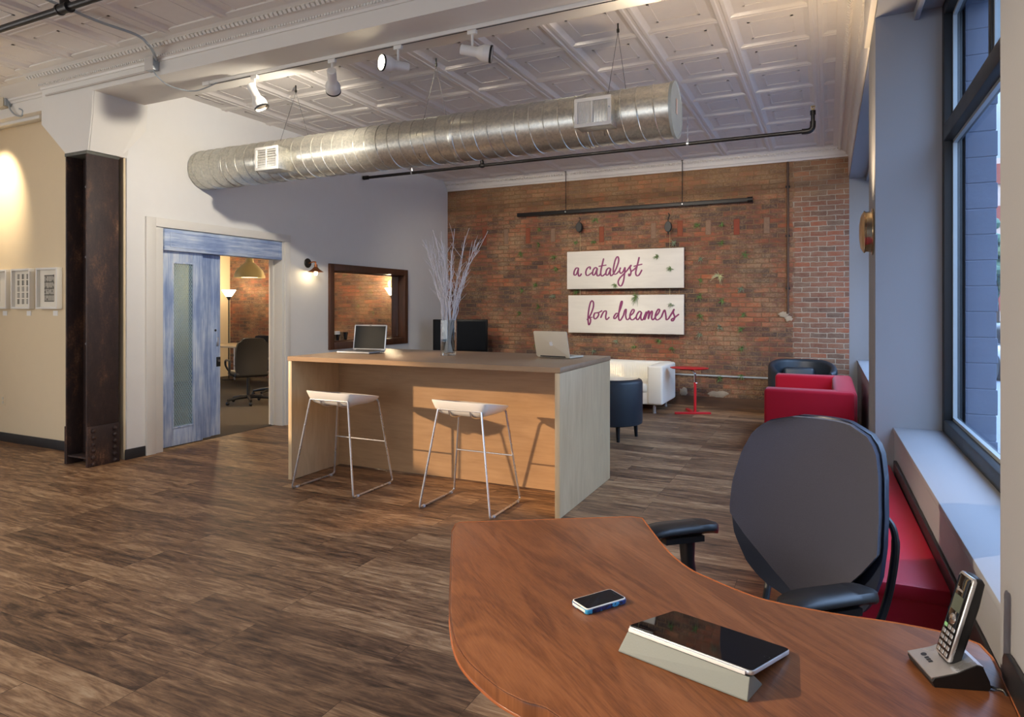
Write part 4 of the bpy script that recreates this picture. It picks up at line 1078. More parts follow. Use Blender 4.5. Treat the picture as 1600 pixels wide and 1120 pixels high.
MB(Matrix.Translation((-l+.012,0,.014))).lathe([(0.0045,.0),(.0048,.0003),(.004,.0003)], n=18).build('home_button', KEYS, t)
MB().box(l-.014,l-.012,-.006,.006,.014,.0142).build('earpiece', KEYS, t, smooth=False)
MB().box(-l-.0004,-l+.003,-w*.75,w*.75,.0035,.0095).build('bottom_opening', WHITEP, t, smooth=False)

# tablet tilted on its folded cover
zf, zbk = ZD+.052, ZD+.011
A = at_z(984,979,zf); D_ = at_z(1178,1049,zf); B = at_z(1050,952,zbk); C_ = at_z(1234,1014,zbk)
X = ((D_-A)+(C_-B)).normalized(); Yv = ((B-A)+(C_-D_)); Ln = ((D_-A).length+(C_-B).length)/2
Yv = Yv - X*Yv.dot(X); Dp = Yv.length/2; Yv.normalize(); Z = X.cross(Yv)
ctr = (A+B+C_+D_)/4
M = Matrix((X, Yv, Z)).transposed().to_4x4(); M.translation = ctr
t = thing('tablet', 'black-faced tablet propped on its folded grey cover on the desk', 'tablet', (ctr.x, ctr.y, ZD), 0)
Ml = Matrix.Translation((-ctr.x, -ctr.y, -ZD)) @ M
l, w = Ln/2, Dp/2
MB(Ml).prism(rpoly(rect(-l,l,-w,w), .012, 5), -.009, -.0004).build('body', plain('tablet_silver', lin(218,220,222), .3, .7), t, bev=.002)
MB(Ml).prism(rpoly(rect(-l+.002,l-.002,-w+.002,w-.002), .011, 5), -.0006, .0006).build('glass_front', SCREENB, t, smooth=False)
MB(Ml).lathe([(.0055,.0006),(.006,.0009),(.005,.0009)], (l-.012,0,0), 20).build('home_button', KEYS, t)
MB(Ml).box(-l+.006,l-.012,-w-.006,-w+.001,-.0095,-.0025).build('cover_hinge', WHITEP, t, bev=.001)
E1 = at_z(966,1018,ZD+.001); E2 = at_z(1168,1097,ZD+.001)
Yh = Vector((Yv.x, Yv.y, 0)).normalized()
tp = lambda p: None
def tri(E, q):   # wedge section from the front foot E
    top = M @ Vector((q, -w-.001, -.0105)); topb = M @ Vector((q, -w+.018, -.0115))
    return [tuple(v_ - Vector((ctr.x, ctr.y, ZD))) for v_ in (E, E+Vector((0,0,.004)), top+Vector((0,0,-.001)), topb, E+Yh*.072+Vector((0,0,.004)), E+Yh*.074)]
MB().loft([tri(E1, -l+.002), tri(E2, l-.004)]).build('folded_cover', GREYCOV, t, smooth=False, bev=.0015)

# cordless phone in its cradle
t = thing('phone_cradle', 'silver and black charging cradle at the wall end of the desk', 'phone cradle', (.214, 1.551, ZD+.0005), R(-72))
side = [(-.05,.0),(-.054,.010),(-.05,.016),(-.01,.028),(.028,.047),(.038,.044),(.05,.018),(.052,.006),(.048,0)]
def cr(x, k=1.0): return [(x, y*k, z) for y, z in side]
MB().loft([cr(-.052,.97), cr(-.046), cr(.046), cr(.052,.97)]).build('cradle_body', BLACKP, t, angle=30)
topl = [(-.0535,.0165),(-.01,.0285),(.028,.0475),(.0385,.0445)]
m = MB(); m.loft([[(x,y,z+.0005) for y,z in topl]+[(x,y,z-.002) for y,z in topl[::-1]] for x in (-.05,.05)])
tp_ = m.build('silver_deck', SATIN, t, angle=25)
m = MB()
Mt = Matrix.Translation((-.028,-.032,.0228)) @ Matrix.Rotation(math.atan2(.012,.0435),4,'X')
m.lathe([(0,.0008),(.0055,.0008),(.0055,.0003)], n=16, M=Mt)
for k in range(3): m.box(.01+k*.0075,.015+k*.0075,-.004,.004,.0003,.0009, Mt)
m.build('deck_marking', KEYS, tp_, smooth=False)
h = thing('cordless_handset', 'silver and black cordless handset standing in its cradle', 'phone', (.214, 1.551, ZD+.033), R(-72))
T = Matrix.Rotation(R(-16), 4, 'X')
hw, hl = .0245, .172
def hp(z, wd, y0, y1): return [(x, y, z) for x, y in rpoly([(-wd,y0),(wd,y0),(wd,y1),(-wd,y1)], .006, 4)]
MB(T).loft([hp(-.006,hw-.004,-.008,.010), hp(.0,hw-.001,-.011,.012), hp(.05,hw,-.011,.013), hp(.12,hw,-.011,.014), hp(hl-.006,hw-.001,-.010,.012), hp(hl,hw-.006,-.006,.008)]).build('handset_body', BLACKP, h, angle=50)
MB(T).loft([[(x,y,z) for x,y in rpoly([(-wd,-.0125),(wd,-.0125),(wd,-.0045),(-wd,-.0045)], .003, 3)] for z,wd in ((0,hw-.002),(.004,hw+.001),(hl-.006,hw+.001),(hl-.001,hw-.005))]).build('silver_surround', SATIN, h, angle=50)
MB(T).loft([[(x,y,z) for x,y in rpoly([(-wd,-.0135),(wd,-.0135),(wd,-.0115),(-wd,-.0115)], .0008, 2)] for z,wd in ((.004,hw-.004),(.008,hw-.002),(hl-.012,hw-.002),(hl-.006,hw-.007))]).build('front_plate', BLACKG, h, angle=50)
MB(T).box(-.015,.015,-.0142,-.0134,.095,.126).build('display', plain('lcd_green_grey', lin(74,82,74), .25), h, smooth=False)
MB(T).box(-.014,.006,-.0141,-.0134,.134,.138).box(-.014,-.009,-.0141,-.0134,.133,.141).build('maker_mark', SATIN, h, smooth=False)
m = MB(T @ Matrix.Translation((0,-.0135,.078)) @ frame_to((0,-1,0))); m.lathe([(0,.002),(.008,.002),(.0105,.001),(.011,0)], n=20); m.build('navigation_ring', CHROME, h)
for r_ in range(5):
    for c_ in range(3):
        x = (c_-1)*.0135; z = .060 - r_*.0125
        MB(T).rbox(x-.0052,x+.0052,-.0150,-.0132,z-.0038,z+.0038,.001,1).build('key', SATIN if r_ else plain('talk_key', lin(120,170,120), .4) if c_ == 0 else SATIN, h)
o = MB().tube(crom([(.262,1.53,ZD+.008),(.275,1.53,ZD+.004),(.288,1.525,ZD+.004),(.3005,1.515,ZD+.002),(.307,1.505,ZD-.05),(.308,1.50,ZD-.15)],6), .0025, 8).build('power_cable', BLACKP, None); tag(o, 'thin black cord from the phone cradle over the desk end', 'cable')
# black slab for an unidentified dark shape between desk end and wall
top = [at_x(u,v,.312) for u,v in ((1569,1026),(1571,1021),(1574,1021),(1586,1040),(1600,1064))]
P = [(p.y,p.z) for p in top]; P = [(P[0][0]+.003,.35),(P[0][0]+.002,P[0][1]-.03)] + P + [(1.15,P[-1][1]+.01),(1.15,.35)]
o = MB(Matrix(((0,0,1,0),(1,0,0,0),(0,1,0,0),(0,0,0,1)))).prism(P, .3085, .3185).build('slab', BLACKP, None, bev=.002); tag(o, 'black round-cornered slab standing between desk end and wall', 'slab')

# ------------------------------------------------------------------ desk chair
t = thing('desk_chair', 'charcoal high-back desk chair with black arms behind the desk', 'desk chair', (-.13, 2.165, 0), R(-29))
# backrest: y forward is -Y; width profile along height
zb0, zb1 = .545, 1.135
def bw(s):   # half width of the back
    P = [(0,.10),(.05,.155),(.14,.2),(.3,.238),(.45,.25),(.6,.248),(.78,.232),(.88,.212),(.94,.186),(.975,.15),(1,.08)]
    for (a,x),(b,y) in zip(P,P[1:]):
        if s <= b: q=(s-a)/(b-a); q=q*q*(3-2*q) if False else q; return x+(y-x)*q
    return P[-1][1]
def by(s): return .205 + .03*math.sin(s*3.0)*-1 + .075*s*s      # lumbar bend and tilt
def backpt(u, v, off, wf=lambda s: bw(s), lo=0.0):
    s = v; x = (u*2-1)*wf(s); cur = -.085*(abs(u*2-1)**2.2)*(wf(s)/.25)
    return (x, by(s)+cur+off, zb0+(zb1-zb0)*s)
def shell(name, mat, wf, f0, f1, v0=0.0, v1=1.0):
    m = MB(); nu, nv = 18, 26
    f = lambda u,v: backpt(u, v0+(v1-v0)*v, f0, wf); g = lambda u,v: backpt(u, v0+(v1-v0)*v, f1, wf)
    m.grid(f, nu, nv); m.grid(g, nu, nv)
    per = [(i/nu,0) for i in range(nu)]+[(1,j/nv) for j in range(nv)]+[(1-i/nu,1) for i in range(nu)]+[(0,1-j/nv) for j in range(nv)]
    for a,b in zip(per, per[1:]+per[:1]): m.face([m.v(f(*a)),m.v(f(*b)),m.v(g(*b)),m.v(g(*a))])
    return m.build(name, mat, t, doubles=True, angle=60)
shell('back_shell', plain('navy_shell_plastic', lin(30,36,52), .4), lambda s: bw(s)+.004, -.004, .022)
def fw(s):
    b = bw(s)-.004
    return b if s > .42 else max(.055, b*(1 - (.42-s)/.42*.66))
shell('back_fabric', MESHG, fw, -.026, -.003, .012, .992)
for s in (-1, 1):
    MB().tube(crom([(s*.17,.27,.86),(s*.205,.262,.83),(s*.212,.262,.76),(s*.196,.25,.62),(s*.18,.2,.52),(s*.15,.12,.44)],6), [.010]*10+[.012]*21, 10).build('back_upright', BLACKP, t)
MB().rbox(-.245,.245,-.27,.19,.42,.50,.04,4).build('seat', MESHG, t)
MB().rbox(-.16,.16,-.14,.17,.36,.42,.02,2).build('mechanism', BLACKP, t)
def arm(cx, cyy, rot, s):
    M = Matrix.Translation((cx, cyy, 0)) @ Matrix.Rotation(rot, 4, 'Z')
    n = 16; rings = []
    for i in range(n+1):
        q = i/n; y = -.15+.3*q; w_ = .047*(1-.9*abs(2*q-1)**7)**.5*(1-.12*q+.0) + .004
        zt_ = .734 - .018*max(0,(.35-q)/.35)**2 - .012*max(0,(q-.8)/.2)**2; zl = zt_-.036
        sec = [(-w_,zl+.012),(-w_,zt_-.014),(-w_*.8,zt_-.003),(0,zt_),(w_*.8,zt_-.003),(w_,zt_-.014),(w_,zl+.012),(w_*.7,zl),(-w_*.7,zl)]
        rings.append([(x, y, z) for x,z in sec])
    MB(M).loft(rings).build('arm_pad', BLACKP, t, angle=45)
    m = MB(); a = M @ Vector((0,.03,.69)); 
    m.box(-.035,.035,-.07,.08,.672,.692, M)
    m.tube([(a.x,a.y,.685),(a.x-s*.0,a.y+.005,.60),(a.x-s*.015,a.y+.01,.47)], [.03,.024,.026], 12)
    m.tube([(a.x-s*.015,a.y+.01,.475),(a.x-s*.04,a.y+.02,.40),(s*.15,.03,.385)], [.026,.026,.024], 12)
    m.build('arm_post', BLACKP, t)
arm(-.396, .0, R(-19), -1); arm(.209, -.11, R(-20), 1)
MB().cyl((0,.0,.12),(0,0,.37), .026, 16).cyl((0,0,.07),(0,0,.2), .038, 16).build('gas_column', BLACKP, t)
for k in range(5):
    a = R(72*k+20); ca, sa = math.cos(a), math.sin(a)
    leg = MB().tube([(0,0,.10),(ca*.15,sa*.15,.098),(ca*.31,sa*.31,.075)], [.034,.027,.018], 10).build('base_leg', BLACKP, t)
    cst = MB(Matrix.Translation((ca*.31, sa*.31, .027)) @ frame_to((-sa,ca,0)))
    cst.lathe([(0,-.024),(.025,-.024),(.027,-.018),(.027,-.006),(.01,-.004),(.01,.004),(.027,.006),(.027,.018),(.025,.024),(0,.024)], n=16)
    cst.build('caster', BLACKP, leg)

# ------------------------------------------------------------------ sign boards
YS = YB-.13
def board(px, word, strokes, ox, oy, label):
    (ul,vtl),(ur,vtr),(vbl,vbr) = px
    a = at_y(ul,vtl,YS); b = at_y(ur,vtr,YS); cL = at_y(ul,vbl,YS); cR = at_y(ur,vbr,YS)
    zt_ = (a.z+b.z)/2; zb_ = (cL.z+cR.z)/2
    t = thing('sign_board', label, 'sign', ((a.x+b.x)/2, YS, (zt_+zb_)/2), 0, 'whitewashed sign boards')
    w = (b.x-a.x)/2; h = (zt_-zb_)/2
    MB().box(-w,w,0,.03,-h,h).build('board', SIGNW, t, bev=.002)
    m = MB(Matrix.Diagonal((1,.12,1)).to_4x4())
    for st in strokes:
        st_, wd = (st, .0118) if not isinstance(st[0], (list,)) else (st[0], st[1])
        Q = []
        for x, y in st_:
            p = at_y(ox+x/7.273, oy+y/7.273, YS); Q.append((p.x-(a.x+b.x)/2, 0, p.z-(zt_+zb_)/2))
        C = crom(Q, 5)
        n = len(C); rr = []
        for i in range(n):
            d = (C[min(i+1,n-1)]-C[max(i-1,0)]); d = d.normalized() if d.length else Vector((1,0,0))
            rr.append(.0085 + .0055*abs(d.z) if d.z < 0 or True else .008)
        m.tube(C, rr, 8)
        m.ball(C[0], rr[0], n=6); m.ball(C[-1], rr[-1], n=6)
    m.build('lettering', PURPLE, t)
S1 = [
 [(320,285),(296,281),(274,312),(267,350),(280,363),(300,345),(318,292),(314,330),(322,370),(338,368),(350,350)],
 [(452,290),(453,273),(438,270),(414,292),(402,330),(408,360),(426,366),(450,350),(474,332)],
 [(532,288),(512,276),(488,302),(479,345),(490,363),(510,345),(532,290),(526,330),(532,366),(550,368),(574,342)],
 [(604,180),(592,230),(576,300),(572,350),(586,372),(606,362),(632,338)], [(552,262),(590,255),(632,248)],
 [(684,292),(664,280),(640,302),(630,342),(640,363),(660,350),(684,294),(679,330),(684,366),(700,364),(720,342)],
 [(720,342),(748,285),(774,210),(772,162),(756,156),(735,198),(717,280),(716,330),(730,353),(756,342),(782,312)],
 [(795,282),(785,315),(800,342),(826,320),(848,276),(842,350),(830,430),(806,482),(781,476),(770,440),(786,400),(822,360),(872,308)],
 [(872,308),(905,262),(918,250),(906,278),(916,322),(908,362),(892,370),(892,352)], [(916,322),(950,298),(980,268)],
 [(1008,165),(995,220),(975,300),(970,346),(985,370),(1010,356),(1037,308)], [(950,262),(992,250),(1040,238)]]
S2 = [
 [(420,322),(452,275),(485,190),(489,130),(472,108),(454,132),(438,200),(428,290),(430,350),(438,382),(454,352),(456,316),(446,298),(474,296)],
 [(520,246),(503,250),(492,286),(504,314),(530,300),(549,265),(540,242),(522,246)], [(540,244),(560,236),(584,222)],
 [(574,296),(600,240),(626,222),(636,238),(628,290),(638,322),(666,298)],
 [(765,250),(745,254),(722,290),(726,310),(746,300),(780,240),(806,170),(817,122),(808,114),(795,150),(780,230),(775,300),(786,330),(806,316),(832,268)],
 [(832,268),(846,218),(860,205),(860,235),(855,275),(866,318),(886,318),(906,290)],
 [(906,278),(940,248),(952,216),(936,207),(912,245),(904,290),(920,322),(946,318),(978,288)],
 [(1032,240),(1012,228),(986,260),(975,300),(990,324),(1015,296),(1036,240),(1026,290),(1036,326),(1056,318)],
 [(1056,318),(1078,262),(1090,236),(1080,280),(1072,322),(1092,266),(1113,226),(1122,238),(1112,312),(1128,266),(1149,226),(1158,240),(1150,300),(1165,324),(1192,296)],
 [(1192,288),(1226,250),(1241,216),(1226,204),(1202,245),(1191,290),(1205,324),(1236,316),(1264,288)],
 [(1264,284),(1286,230),(1299,214),(1306,236),(1313,285),(1318,324),(1346,308)],
 [(1346,304),(1386,240),(1406,203),(1396,240),(1412,292),(1400,328),(1381,336),(1378,318),(1410,300),(1456,264)]]
board(((886,393.7),(1068.5,386.5),(452,449)), 'a', S1, 860, 380, 'upper whitewashed board lettered a catalyst in plum script')
board(((888,461.5),(1068.5,460),(519.5,522.3)), 'b', S2, 860, 455, 'lower whitewashed board lettered for dreamers in plum script')

# ------------------------------------------------------------------ air plants pinned to the wall
PLANTS = [
 (843.7,358.7,0,'green air plant between joist pockets, highest near the hanging bar end'),(842,382,1,'grey air plant below the highest green one beside a joist pocket'),
 (901,378.7,0,'green air plant just above the corner of the upper sign'),(929,378.7,1,'dull air plant above the letter c of the upper sign'),
 (931,343.7,1,'dark green air plant between the small pulley and the pocket'),(814,397.5,1,'grey air plant over the dark sooty bricks'),
 (867,402.5,1,'grey air plant beside the top corner of the upper sign'),(869,420,0,'green air plant left of the word a catalyst'),
 (816,453.7,0,'bright green air plant alone on the wall above the slim laptop'),(837.5,445,1,'pale grey air plant near the bright green one over the laptop'),
 (866,463.7,2,'pale air plant left of the gap between both signs'),(841,479,1,'grey air plant straight above the slim laptop lid'),
 (812.5,490,1,'small dark air plant above the laptop and right of the television'),(838.7,540,1,'air plant half hidden beside the slim laptop lid'),
 (928.7,548.7,2,'yellowish air plant just below the lower sign and laptop'),(901,456,1,'tiny air plant in the gap under the letter a'),
 (1090,352.6,0,'green air plant right of the big pulley between pockets'),(1128,350.5,1,'grey air plant between two pale joist pockets'),
 (1128,379.3,1,'faint air plant below the row of joist pockets'),(1054.4,380.3,2,'pale air plant standing on the top edge of the upper sign'),
 (1164,397.8,1,'dark air plant toward the vertical conduit, high up'),(1095.5,405,2,'light green air plant right of the upper sign'),
 (1124,431.6,3,'large creamy white air plant right of the upper sign'),(1094.4,438.8,1,'thin air plant under the light green one beside the sign'),
 (1159,451,2,'silvery air plant halfway between sign and conduit'),(1094,463.5,1,'small air plant right of the gap between both signs'),
 (1128,470.7,0,'green air plant below the large creamy one'),(1162,492,1,'long grey air plant beside the end of the conduit'),
 (1094.4,494,1,'small green air plant right of the lower sign'),(1159,515,1,'grey air plant below the long grey one'),
 (1125,511.7,2,'drooping pale air plant right of the lower sign'),(1093.4,523,2,'pale air plant beside the bottom corner of the lower sign'),
 (1050,544,0,'green air plant below the bottom corner of the lower sign'),(1160,544.5,1,'faint dark air plant above the red table and tub chair'),
 (1125,591,0,'green air plant low by the conduit next to the red table'),(1159,587.5,1,'grey air plant low on the conduit near the dark tub chair'),
 (1030,532,1,'small grey air plant under the letter m of the lower sign'),(963,533,2,'tiny pale air plant under the lower sign near the letter o'),
 (992,542,1,'small air plant below the middle of the lower sign')]
ON_SIGN = [(1027,401,0,'small green air plant on the blank end of the upper sign'),(1048,420,0,'dark green spiky air plant at the end of the upper sign'),
 (961,445.5,0,'small green air plant on the bottom edge of the upper sign'),(994,464.5,4,'large dark green air plant hanging over the lower sign'),(1049,477,2,'tiny pale air plant above the letter s of the lower sign')]
LM = [LEAF1, LEAF1, LEAF2, LEAF3, LEAF1]
def airplant(u, v, kind, label, y, k):
    p = at_y(u, v, y); rnd = random.Random(100+k)
    big = kind in (3, 4); L0 = .12 if big else rnd.uniform(.065,.09)
    m = MB()
    for i in range(22 if big else 16):
        a = rnd.uniform(0, 2*math.pi); o = rnd.uniform(.25, 1.0)
        d = Vector((math.cos(a)*o, -rnd.uniform(.35,1.0), math.sin(a)*o + .1)).normalized(); L = L0*rnd.uniform(.7,1.25)
        mid = d*L*.55; tip = d*L + Vector((rnd.uniform(-.2,.2), 0, -rnd.uniform(.1,.5)))*L*.7
        m.tube(crom([Vector((0,0,0)), mid, tip], 3), [.0046,.005,.0048,.004,.003,.002,.0008], 4)
    m.ball((0,-.004,0), .012, n=5)
    o = m.build('air_plant', LM[kind], None); o.location = (p.x, y-.001, p.z)
    tag(o, label, 'air plant', 'air plants on the brick wall')
for k, (u,v,kd,lab) in enumerate(PLANTS): airplant(u, v, kd, lab, YB, k)
for k, (u,v,kd,lab) in enumerate(ON_SIGN): airplant(u, v, kd, lab, YS, 60+k)

# ------------------------------------------------------------------ office behind the doorway
p = at_x(390, 434, -7.5)
t = thing('pendant_lamp', 'satin brass dome pendant glowing inside the office', 'pendant lamp', (p.x, p.y, p.z))
MB().lathe([(.036,.30),(.05,.27),(.06,.22),(.12,.17),(.185,.10),(.212,.03),(.216,0),(.208,0),(.2,.03),(.17,.1),(.1,.165),(.04,.2),(.0,.21)], n=40).build('shade', BRASSD, t)
MB().lathe([(0,.004),(.12,.008),(.16,.02),(.12,.06),(.05,.12),(.015,.16)], n=28).build('bulb', SHADEGL, t)
MB().cyl((0,0,.28),(0,0,2.75-p.z), .005, 8).cyl((0,0,.28),(0,0,.34), .022, 12).build('cord', BLACKP, t)
PEND = p.copy()
def torchiere(x, y, label):
    t = thing('floor_lamp', label, 'floor lamp', (x, y, .004), 0, 'torchiere floor lamps')
    MB().lathe([(0,0),(.13,0),(.13,.015),(.03,.03),(.014,.04)], n=28).build('base', DARKM, t)
    MB().cyl((0,0,.03),(0,0,1.66), .0125, 12).build('pole', DARKM, t)
    MB().lathe([(.02,1.63),(.03,1.66),(.05,1.69),(.052,1.7),(.03,1.7)], n=24).build('cup', DARKM, t)
    MB().lathe([(.045,1.70),(.055,1.70),(.14,1.835),(.135,1.84),(.05,1.71)], n=32).build('glass_shade', SHADEGL, t)
p1 = at_y(357.5, 460, 9.62); p2 = at_y(613.6, 460, 9.86)
torchiere(p1.x, p1.y, 'white glass torchiere floor lamp in the office seen through the doorway')
torchiere(p2.x, p2.y, 'glowing torchiere floor lamp by the brick wall behind the inner window')
t = thing('conference_table', 'beige table on metal legs inside the office', 'table', (-9.75, 9.3, .004))
MB().prism(rpoly(rect(-1.35,1.35,-.45,.45), .03, 4), .72, .75).build('table_top', TABLETOP, t, bev=.004)
for x in (-1.2,1.2):
    for y in (-.36,.36): MB().cyl((x,y,0),(x,y,.72), .022, 12).build('leg', SATIN, t)
def office_chair(loc, rz, label):
    t = thing('office_chair', label, 'office chair', loc, rz, 'black office chairs')
    m = MB(); 
    def bp(u, v, o):
        x = (u*2-1)*(.235-.03*(v-.5)**2*4*(1 if v > .5 else .4)); return (x*(1-.25*max(0,v-.85)/.15*abs(u*2-1)**4), .21+.09*v-.03*math.sin(v*3.1)+o - .03*abs(u*2-1)**2, .47+.55*v - .02*abs(u*2-1)**4*(1 if v>.9 else 0))
    f = lambda u,v: bp(u,v,-.04); g = lambda u,v: bp(u,v,.03)
    m.grid(f,12,16); m.grid(g,12,16)
    per = [(i/12,0) for i in range(12)]+[(1,j/16) for j in range(16)]+[(1-i/12,1) for i in range(12)]+[(0,1-j/16) for j in range(16)]
    for a,b in zip(per, per[1:]+per[:1]): m.face([m.v(f(*a)),m.v(f(*b)),m.v(g(*b)),m.v(g(*a))])
    m.build('backrest', LEATHERB, t, doubles=True)
    MB().rbox(-.25,.25,-.25,.22,.42,.51,.035,3).build('seat', LEATHERB, t)
    for s in (-1,1): MB().tube(crom([(s*.22,.16,.46),(s*.30,.14,.50),(s*.30,.12,.66),(s*.30,-.12,.67),(s*.29,-.16,.58),(s*.22,-.14,.46)],5), .016, 10).build('armrest', BLACKP, t)
    MB().cyl((0,0,.08),(0,0,.43), .026, 14).build('column', BLACKP, t)
    for k in range(5):
        a = R(72*k+10); ca, sa = math.cos(a), math.sin(a)
        MB().tube([(0,0,.11),(ca*.16,sa*.16,.1),(ca*.32,sa*.32,.075)], [.032,.026,.018], 8).ball((ca*.32,sa*.32,.03), .03, n=6).build('base_leg', BLACKP, t)
    return t
LEATHERB = plain('black_leatherette', lin(30,27,26), .45, var=.1)
p = at_z(388, 630, .004)
ch = office_chair((p.x, p.y, .004), R(-118), 'black high-back office chair seen from behind through the doorway')
p = at_z(426, 617, .004)
dup(ch, (p.x, p.y, .004), R(-160), 'second black office chair, mostly hidden behind the door jamb')
for u, v, lab, foam in ((524.5,534,'dark tumbler with a pale top on the inner window sill',True),(537,534,'plain dark tumbler beside the pale-topped one on the sill',False)):
    p = at_x(u, v, -6.34)
    t = thing('tumbler', lab, 'cup', (p.x, p.y, WZ0+.02), 0, 'tumblers on the inner window sill')
    MB().lathe([(0,0),(.045,0),(.05,.03),(.06,.11),(.062,.125),(.055,.125),(.05,.10),(0,.10)], n=24).build('cup', BLACKG, t)
    if foam: MB().lathe([(0,.145),(.056,.145),(.062,.135),(.061,.10),(0,.10)], n=24).build('pale_top', WHITEP, t)

# ------------------------------------------------------------------ street beyond the window
t = thing('street_building', 'banded office building across the street seen through the window glass', 'building', (14, 44, -.3))
m = MB().box(-8,8,-4,4,0,9.2).build('walls', plain('far_stucco', lin(176,166,158), .8), t, smooth=False)
for k in range(4):
    MB().box(-8.1,8.1,-4.1,4.1,1.6+k*2.1,2.6+k*2.1).build('brick_band', plain('far_brick', lin(132,72,62), .8), t, smooth=False)
t = thing('street_tree', 'small green street tree outside behind the stone pier', 'tree', (5.05, 27, -.3))
MB().tube([(0,0,0),(.05,0,1.5),(0,0,2.6)], [.12,.09,.06], 8).build('trunk', plain('bark', lin(70,58,48), .9), t)
m = MB(); rnd = random.Random(5)
for k in range(160):
    d = Vector((rnd.gauss(0,.5), rnd.gauss(0,.5), rnd.gauss(0,.55))); m.ball(Vector((0,0,3.1))+d, rnd.uniform(.12,.24), n=4)
m.build('crown', plain('tree_leaves', lin(84,112,92), .8, var=.3, scale=3), t)
t = thing('parked_car', 'pale parked car on the street outside the window', 'car', (4.35, 21, -.3), R(8))
MB().rbox(-.85,.85,-2.1,2.1,.25,.85,.15,3).build('body', plain('car_paint', lin(176,188,204), .25, .3), t)
MB().rbox(-.75,.75,-1.2,1.1,.8,1.4,.2,3).build('cabin', BLACKG, t)
for x in (-.8,.8):
    for y in (-1.3,1.3): MB().cyl((x-.1,y,.32),(x+.1,y,.32), .32, 18).build('wheel', BLACKP, t)

# ------------------------------------------------------------------ light
def lamp(name, typ, loc, energy, col, d=None, **k):
    l = bpy.data.lights.new(name, typ); l.energy = energy; l.color = col
    for a, b in k.items(): setattr(l, a, b)
    o = bpy.data.objects.new(name, l); COL.objects.link(o); o.location = loc
    if d is not None: o.rotation_euler = Vector(d).normalized().to_track_quat('-Z', 'Y').to_euler()
    return o
WARM = (1,.80,.56); NEUT = (1,.90,.76)
lamp('evening_sun', 'SUN', (-20,-12,8), 3.6, (1,.70,.42), (.80,.60,-.235), angle=R(.8))
# the two lit track lamps: one turned to the viewer, one to the wall and the duct
lp, d = HEADS[2]
lamp('track_beam', 'SPOT', lp, 14, WARM, d, spot_size=R(90), spot_blend=.9, shadow_soft_size=.03)
lp, d = HEADS[1]
lamp('track_beam', 'SPOT', (lp.x, 4.15, 3.12), 150, NEUT, (-.80,.36,-.2), spot_size=R(125), spot_blend=1, shadow_soft_size=.03)
lamp('track_beam_soffit', 'SPOT', (-.95, ty, 3.30), 9, WARM, (-.6,.5,.35), spot_size=R(100), spot_blend=.8, shadow_soft_size=.04)
lamp('picture_beam', 'SPOT', (-8.3, 3.55, 3.42), 130, WARM, (.0,.75,-.78), spot_size=R(62), spot_blend=.9, shadow_soft_size=.03)
head(-4.4, -.9, (4.25,2.3,-2.62), 'track spotlight above the view aimed at the cherry desk', True, ztop=ZC-.05)
lamp('desk_beam', 'SPOT', HEADS[-1][0], 1000, WARM, HEADS[-1][1], spot_size=R(36), spot_blend=.6, shadow_soft_size=.025)
lamp('brass_sconce_light', 'SPOT', (XR-.16, 4.80, 2.12), 55, (1,.74,.46), (-.22,.0,1), spot_size=R(130), spot_blend=1, shadow_soft_size=.08)
lamp('sconce_light', 'POINT', SCONCE, 7, (1,.74,.42), shadow_soft_size=.02)
lamp('pendant_light', 'SPOT', PEND+Vector((0,0,.06)), 30, (1,.80,.55), (0,0,-1), spot_size=R(150), spot_blend=.5, shadow_soft_size=.05)
lamp('torchiere_light', 'POINT', (p1.x,p1.y,1.92), 26, (1,.78,.5), shadow_soft_size=.08)
lamp('torchiere_light', 'POINT', (p2.x,p2.y,1.92), 150, (1,.78,.5), shadow_soft_size=.08)
# unseen fill panels, added on the entrance ceiling behind the photographer
def fill_panel(x, y, w, d, e, col, label):
    t = thing('fill_panel_light', label, 'fill light', (x, y, ZC-.06), 0, 'added fill panels')
    MB().box(-w/2-.03,w/2+.03,-d/2-.03,d/2+.03,0,.06).build('housing', WHITEM, t, bev=.003)
    MB().box(-w/2,w/2,-d/2,d/2,-.006,.0).build('diffuser', FROST, t, smooth=False)
    lamp('panel_fill', 'AREA', (x, y, ZC-.075), e*.14, col, (0,0,-1), shape='RECTANGLE', size=w, size_y=d)
fill_panel(-2.2, .2, 1.2, .6, 90, NEUT, 'unseen white fill panel added on the entrance ceiling, nearest the desk')
fill_panel(-5.2, -.6, 1.2, .6, 90, NEUT, 'unseen white fill panel added on the entrance ceiling, nearest the pictures')
fill_panel(-3.6, -2.9, 1.2, .6, 90, NEUT, 'unseen white fill panel added on the entrance ceiling, nearest the rear wall')
for x, e in ((-5.4, 45), (-2.6, 45)):
    lamp('rear_fill', 'AREA', (x, YR-.25, 1.9), e, (1,.94,.86), (0,1,0), shape='RECTANGLE', size=2.6, size_y=2.5)  # unseen area lights, added as fill from behind the camera
for y, e, h in ((.1, 60, .9),):
    lamp('side_fill', 'AREA', (XL-.3, y, 2.65 if h > 1 else 2.25), e, (1,.93,.84), (1,.1,0), shape='RECTANGLE', size=4.8 if h > 1 else 2.0, size_y=h)  # unseen area light, added as fill through the side opening
tb2 = thing('lighting_track', 'white lighting track on the entrance ceiling behind the view', 'track', (-4.4, -.9, ZC-.02))
MB().box(-1.0, 1.0, -.018, .018, -.03, 0).build('track_rail', WHITEM, tb2, bev=.002)
tb = thing('lighting_track', 'added lighting track for fill spots, hidden behind the beam', 'track', (-2.9, 4.47, ZC-.005))
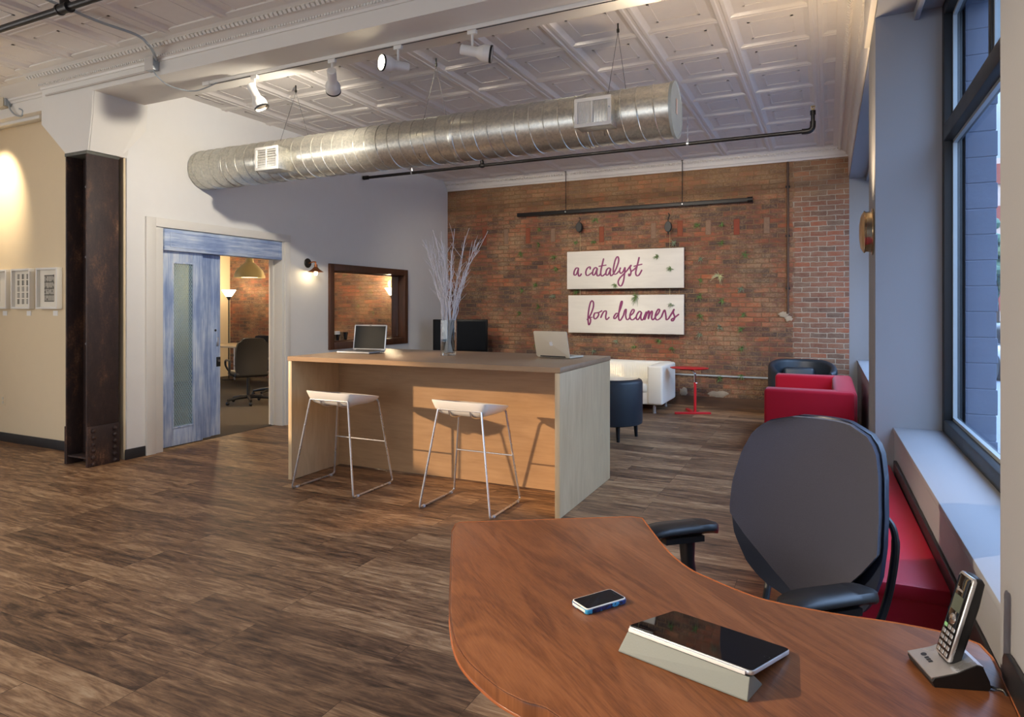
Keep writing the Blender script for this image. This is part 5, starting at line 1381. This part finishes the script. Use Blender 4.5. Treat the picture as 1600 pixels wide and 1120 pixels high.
MB().box(-2.7, 2.9, -.018, .018, -.02, 0).build('track_rail', WHITEM, tb, bev=.002)
for x, tx, nm in ((-4.5,-4.7,'nearest the white wall'),(-3.2,-3.3,'second from the white wall'),(-1.9,-2.0,'third from the white wall'),(-.6,-.9,'nearest the windows')):
    d = Vector((tx-x, YB-4.5, 1.75-3.65)).normalized()
    head(x, 4.47, d, 'added fill spotlight behind the beam lighting the brick wall, ' + nm, True, ztop=ZC-.02, stem=.05, size=.5)
    lamp('brick_fill', 'SPOT', HEADS[-1][0], 290, NEUT, d, spot_size=R(48), spot_blend=.5, shadow_soft_size=.16)  # spots added to brighten the brick, heads kept out of sight

w = bpy.data.worlds.new('dusk_sky'); SC.world = w; w.use_nodes = True
nt = w.node_tree; nt.nodes.clear()
o = nt.nodes.new('ShaderNodeOutputWorld'); b = nt.nodes.new('ShaderNodeBackground'); b.inputs[1].default_value = 1.25
tc = nt.nodes.new('ShaderNodeTexCoord'); sp3 = nt.nodes.new('ShaderNodeSeparateXYZ'); rp = nt.nodes.new('ShaderNodeValToRGB')
nt.links.new(tc.outputs['Generated'], sp3.inputs[0]); nt.links.new(sp3.outputs[2], rp.inputs[0])
rp.color_ramp.elements[0].position = .0; rp.color_ramp.elements[0].color = (.42,.60,.90,1)
rp.color_ramp.elements[1].position = .75; rp.color_ramp.elements[1].color = (3.0,4.4,7.0,1); q_ = rp.color_ramp.elements.new(.22); q_.color = (.46,.66,.95,1)
nt.links.new(rp.outputs[0], b.inputs[0]); nt.links.new(b.outputs[0], o.inputs[0])

vs = SC.view_settings; SC.display_settings.display_device = 'sRGB'
vs.view_transform = 'Standard'; vs.look = 'None'; vs.gamma = 1.0; vs.use_curve_mapping = False; vs.exposure = 0.36
SC.cycles.max_bounces = 8; SC.cycles.diffuse_bounces = 5; SC.cycles.glossy_bounces = 4; SC.cycles.transparent_max_bounces = 12; SC.cycles.transmission_bounces = 6
SC.cycles.caustics_reflective = False; SC.cycles.caustics_refractive = False
SC.cycles.use_denoising = True; SC.cycles.sample_clamp_indirect = 6.0
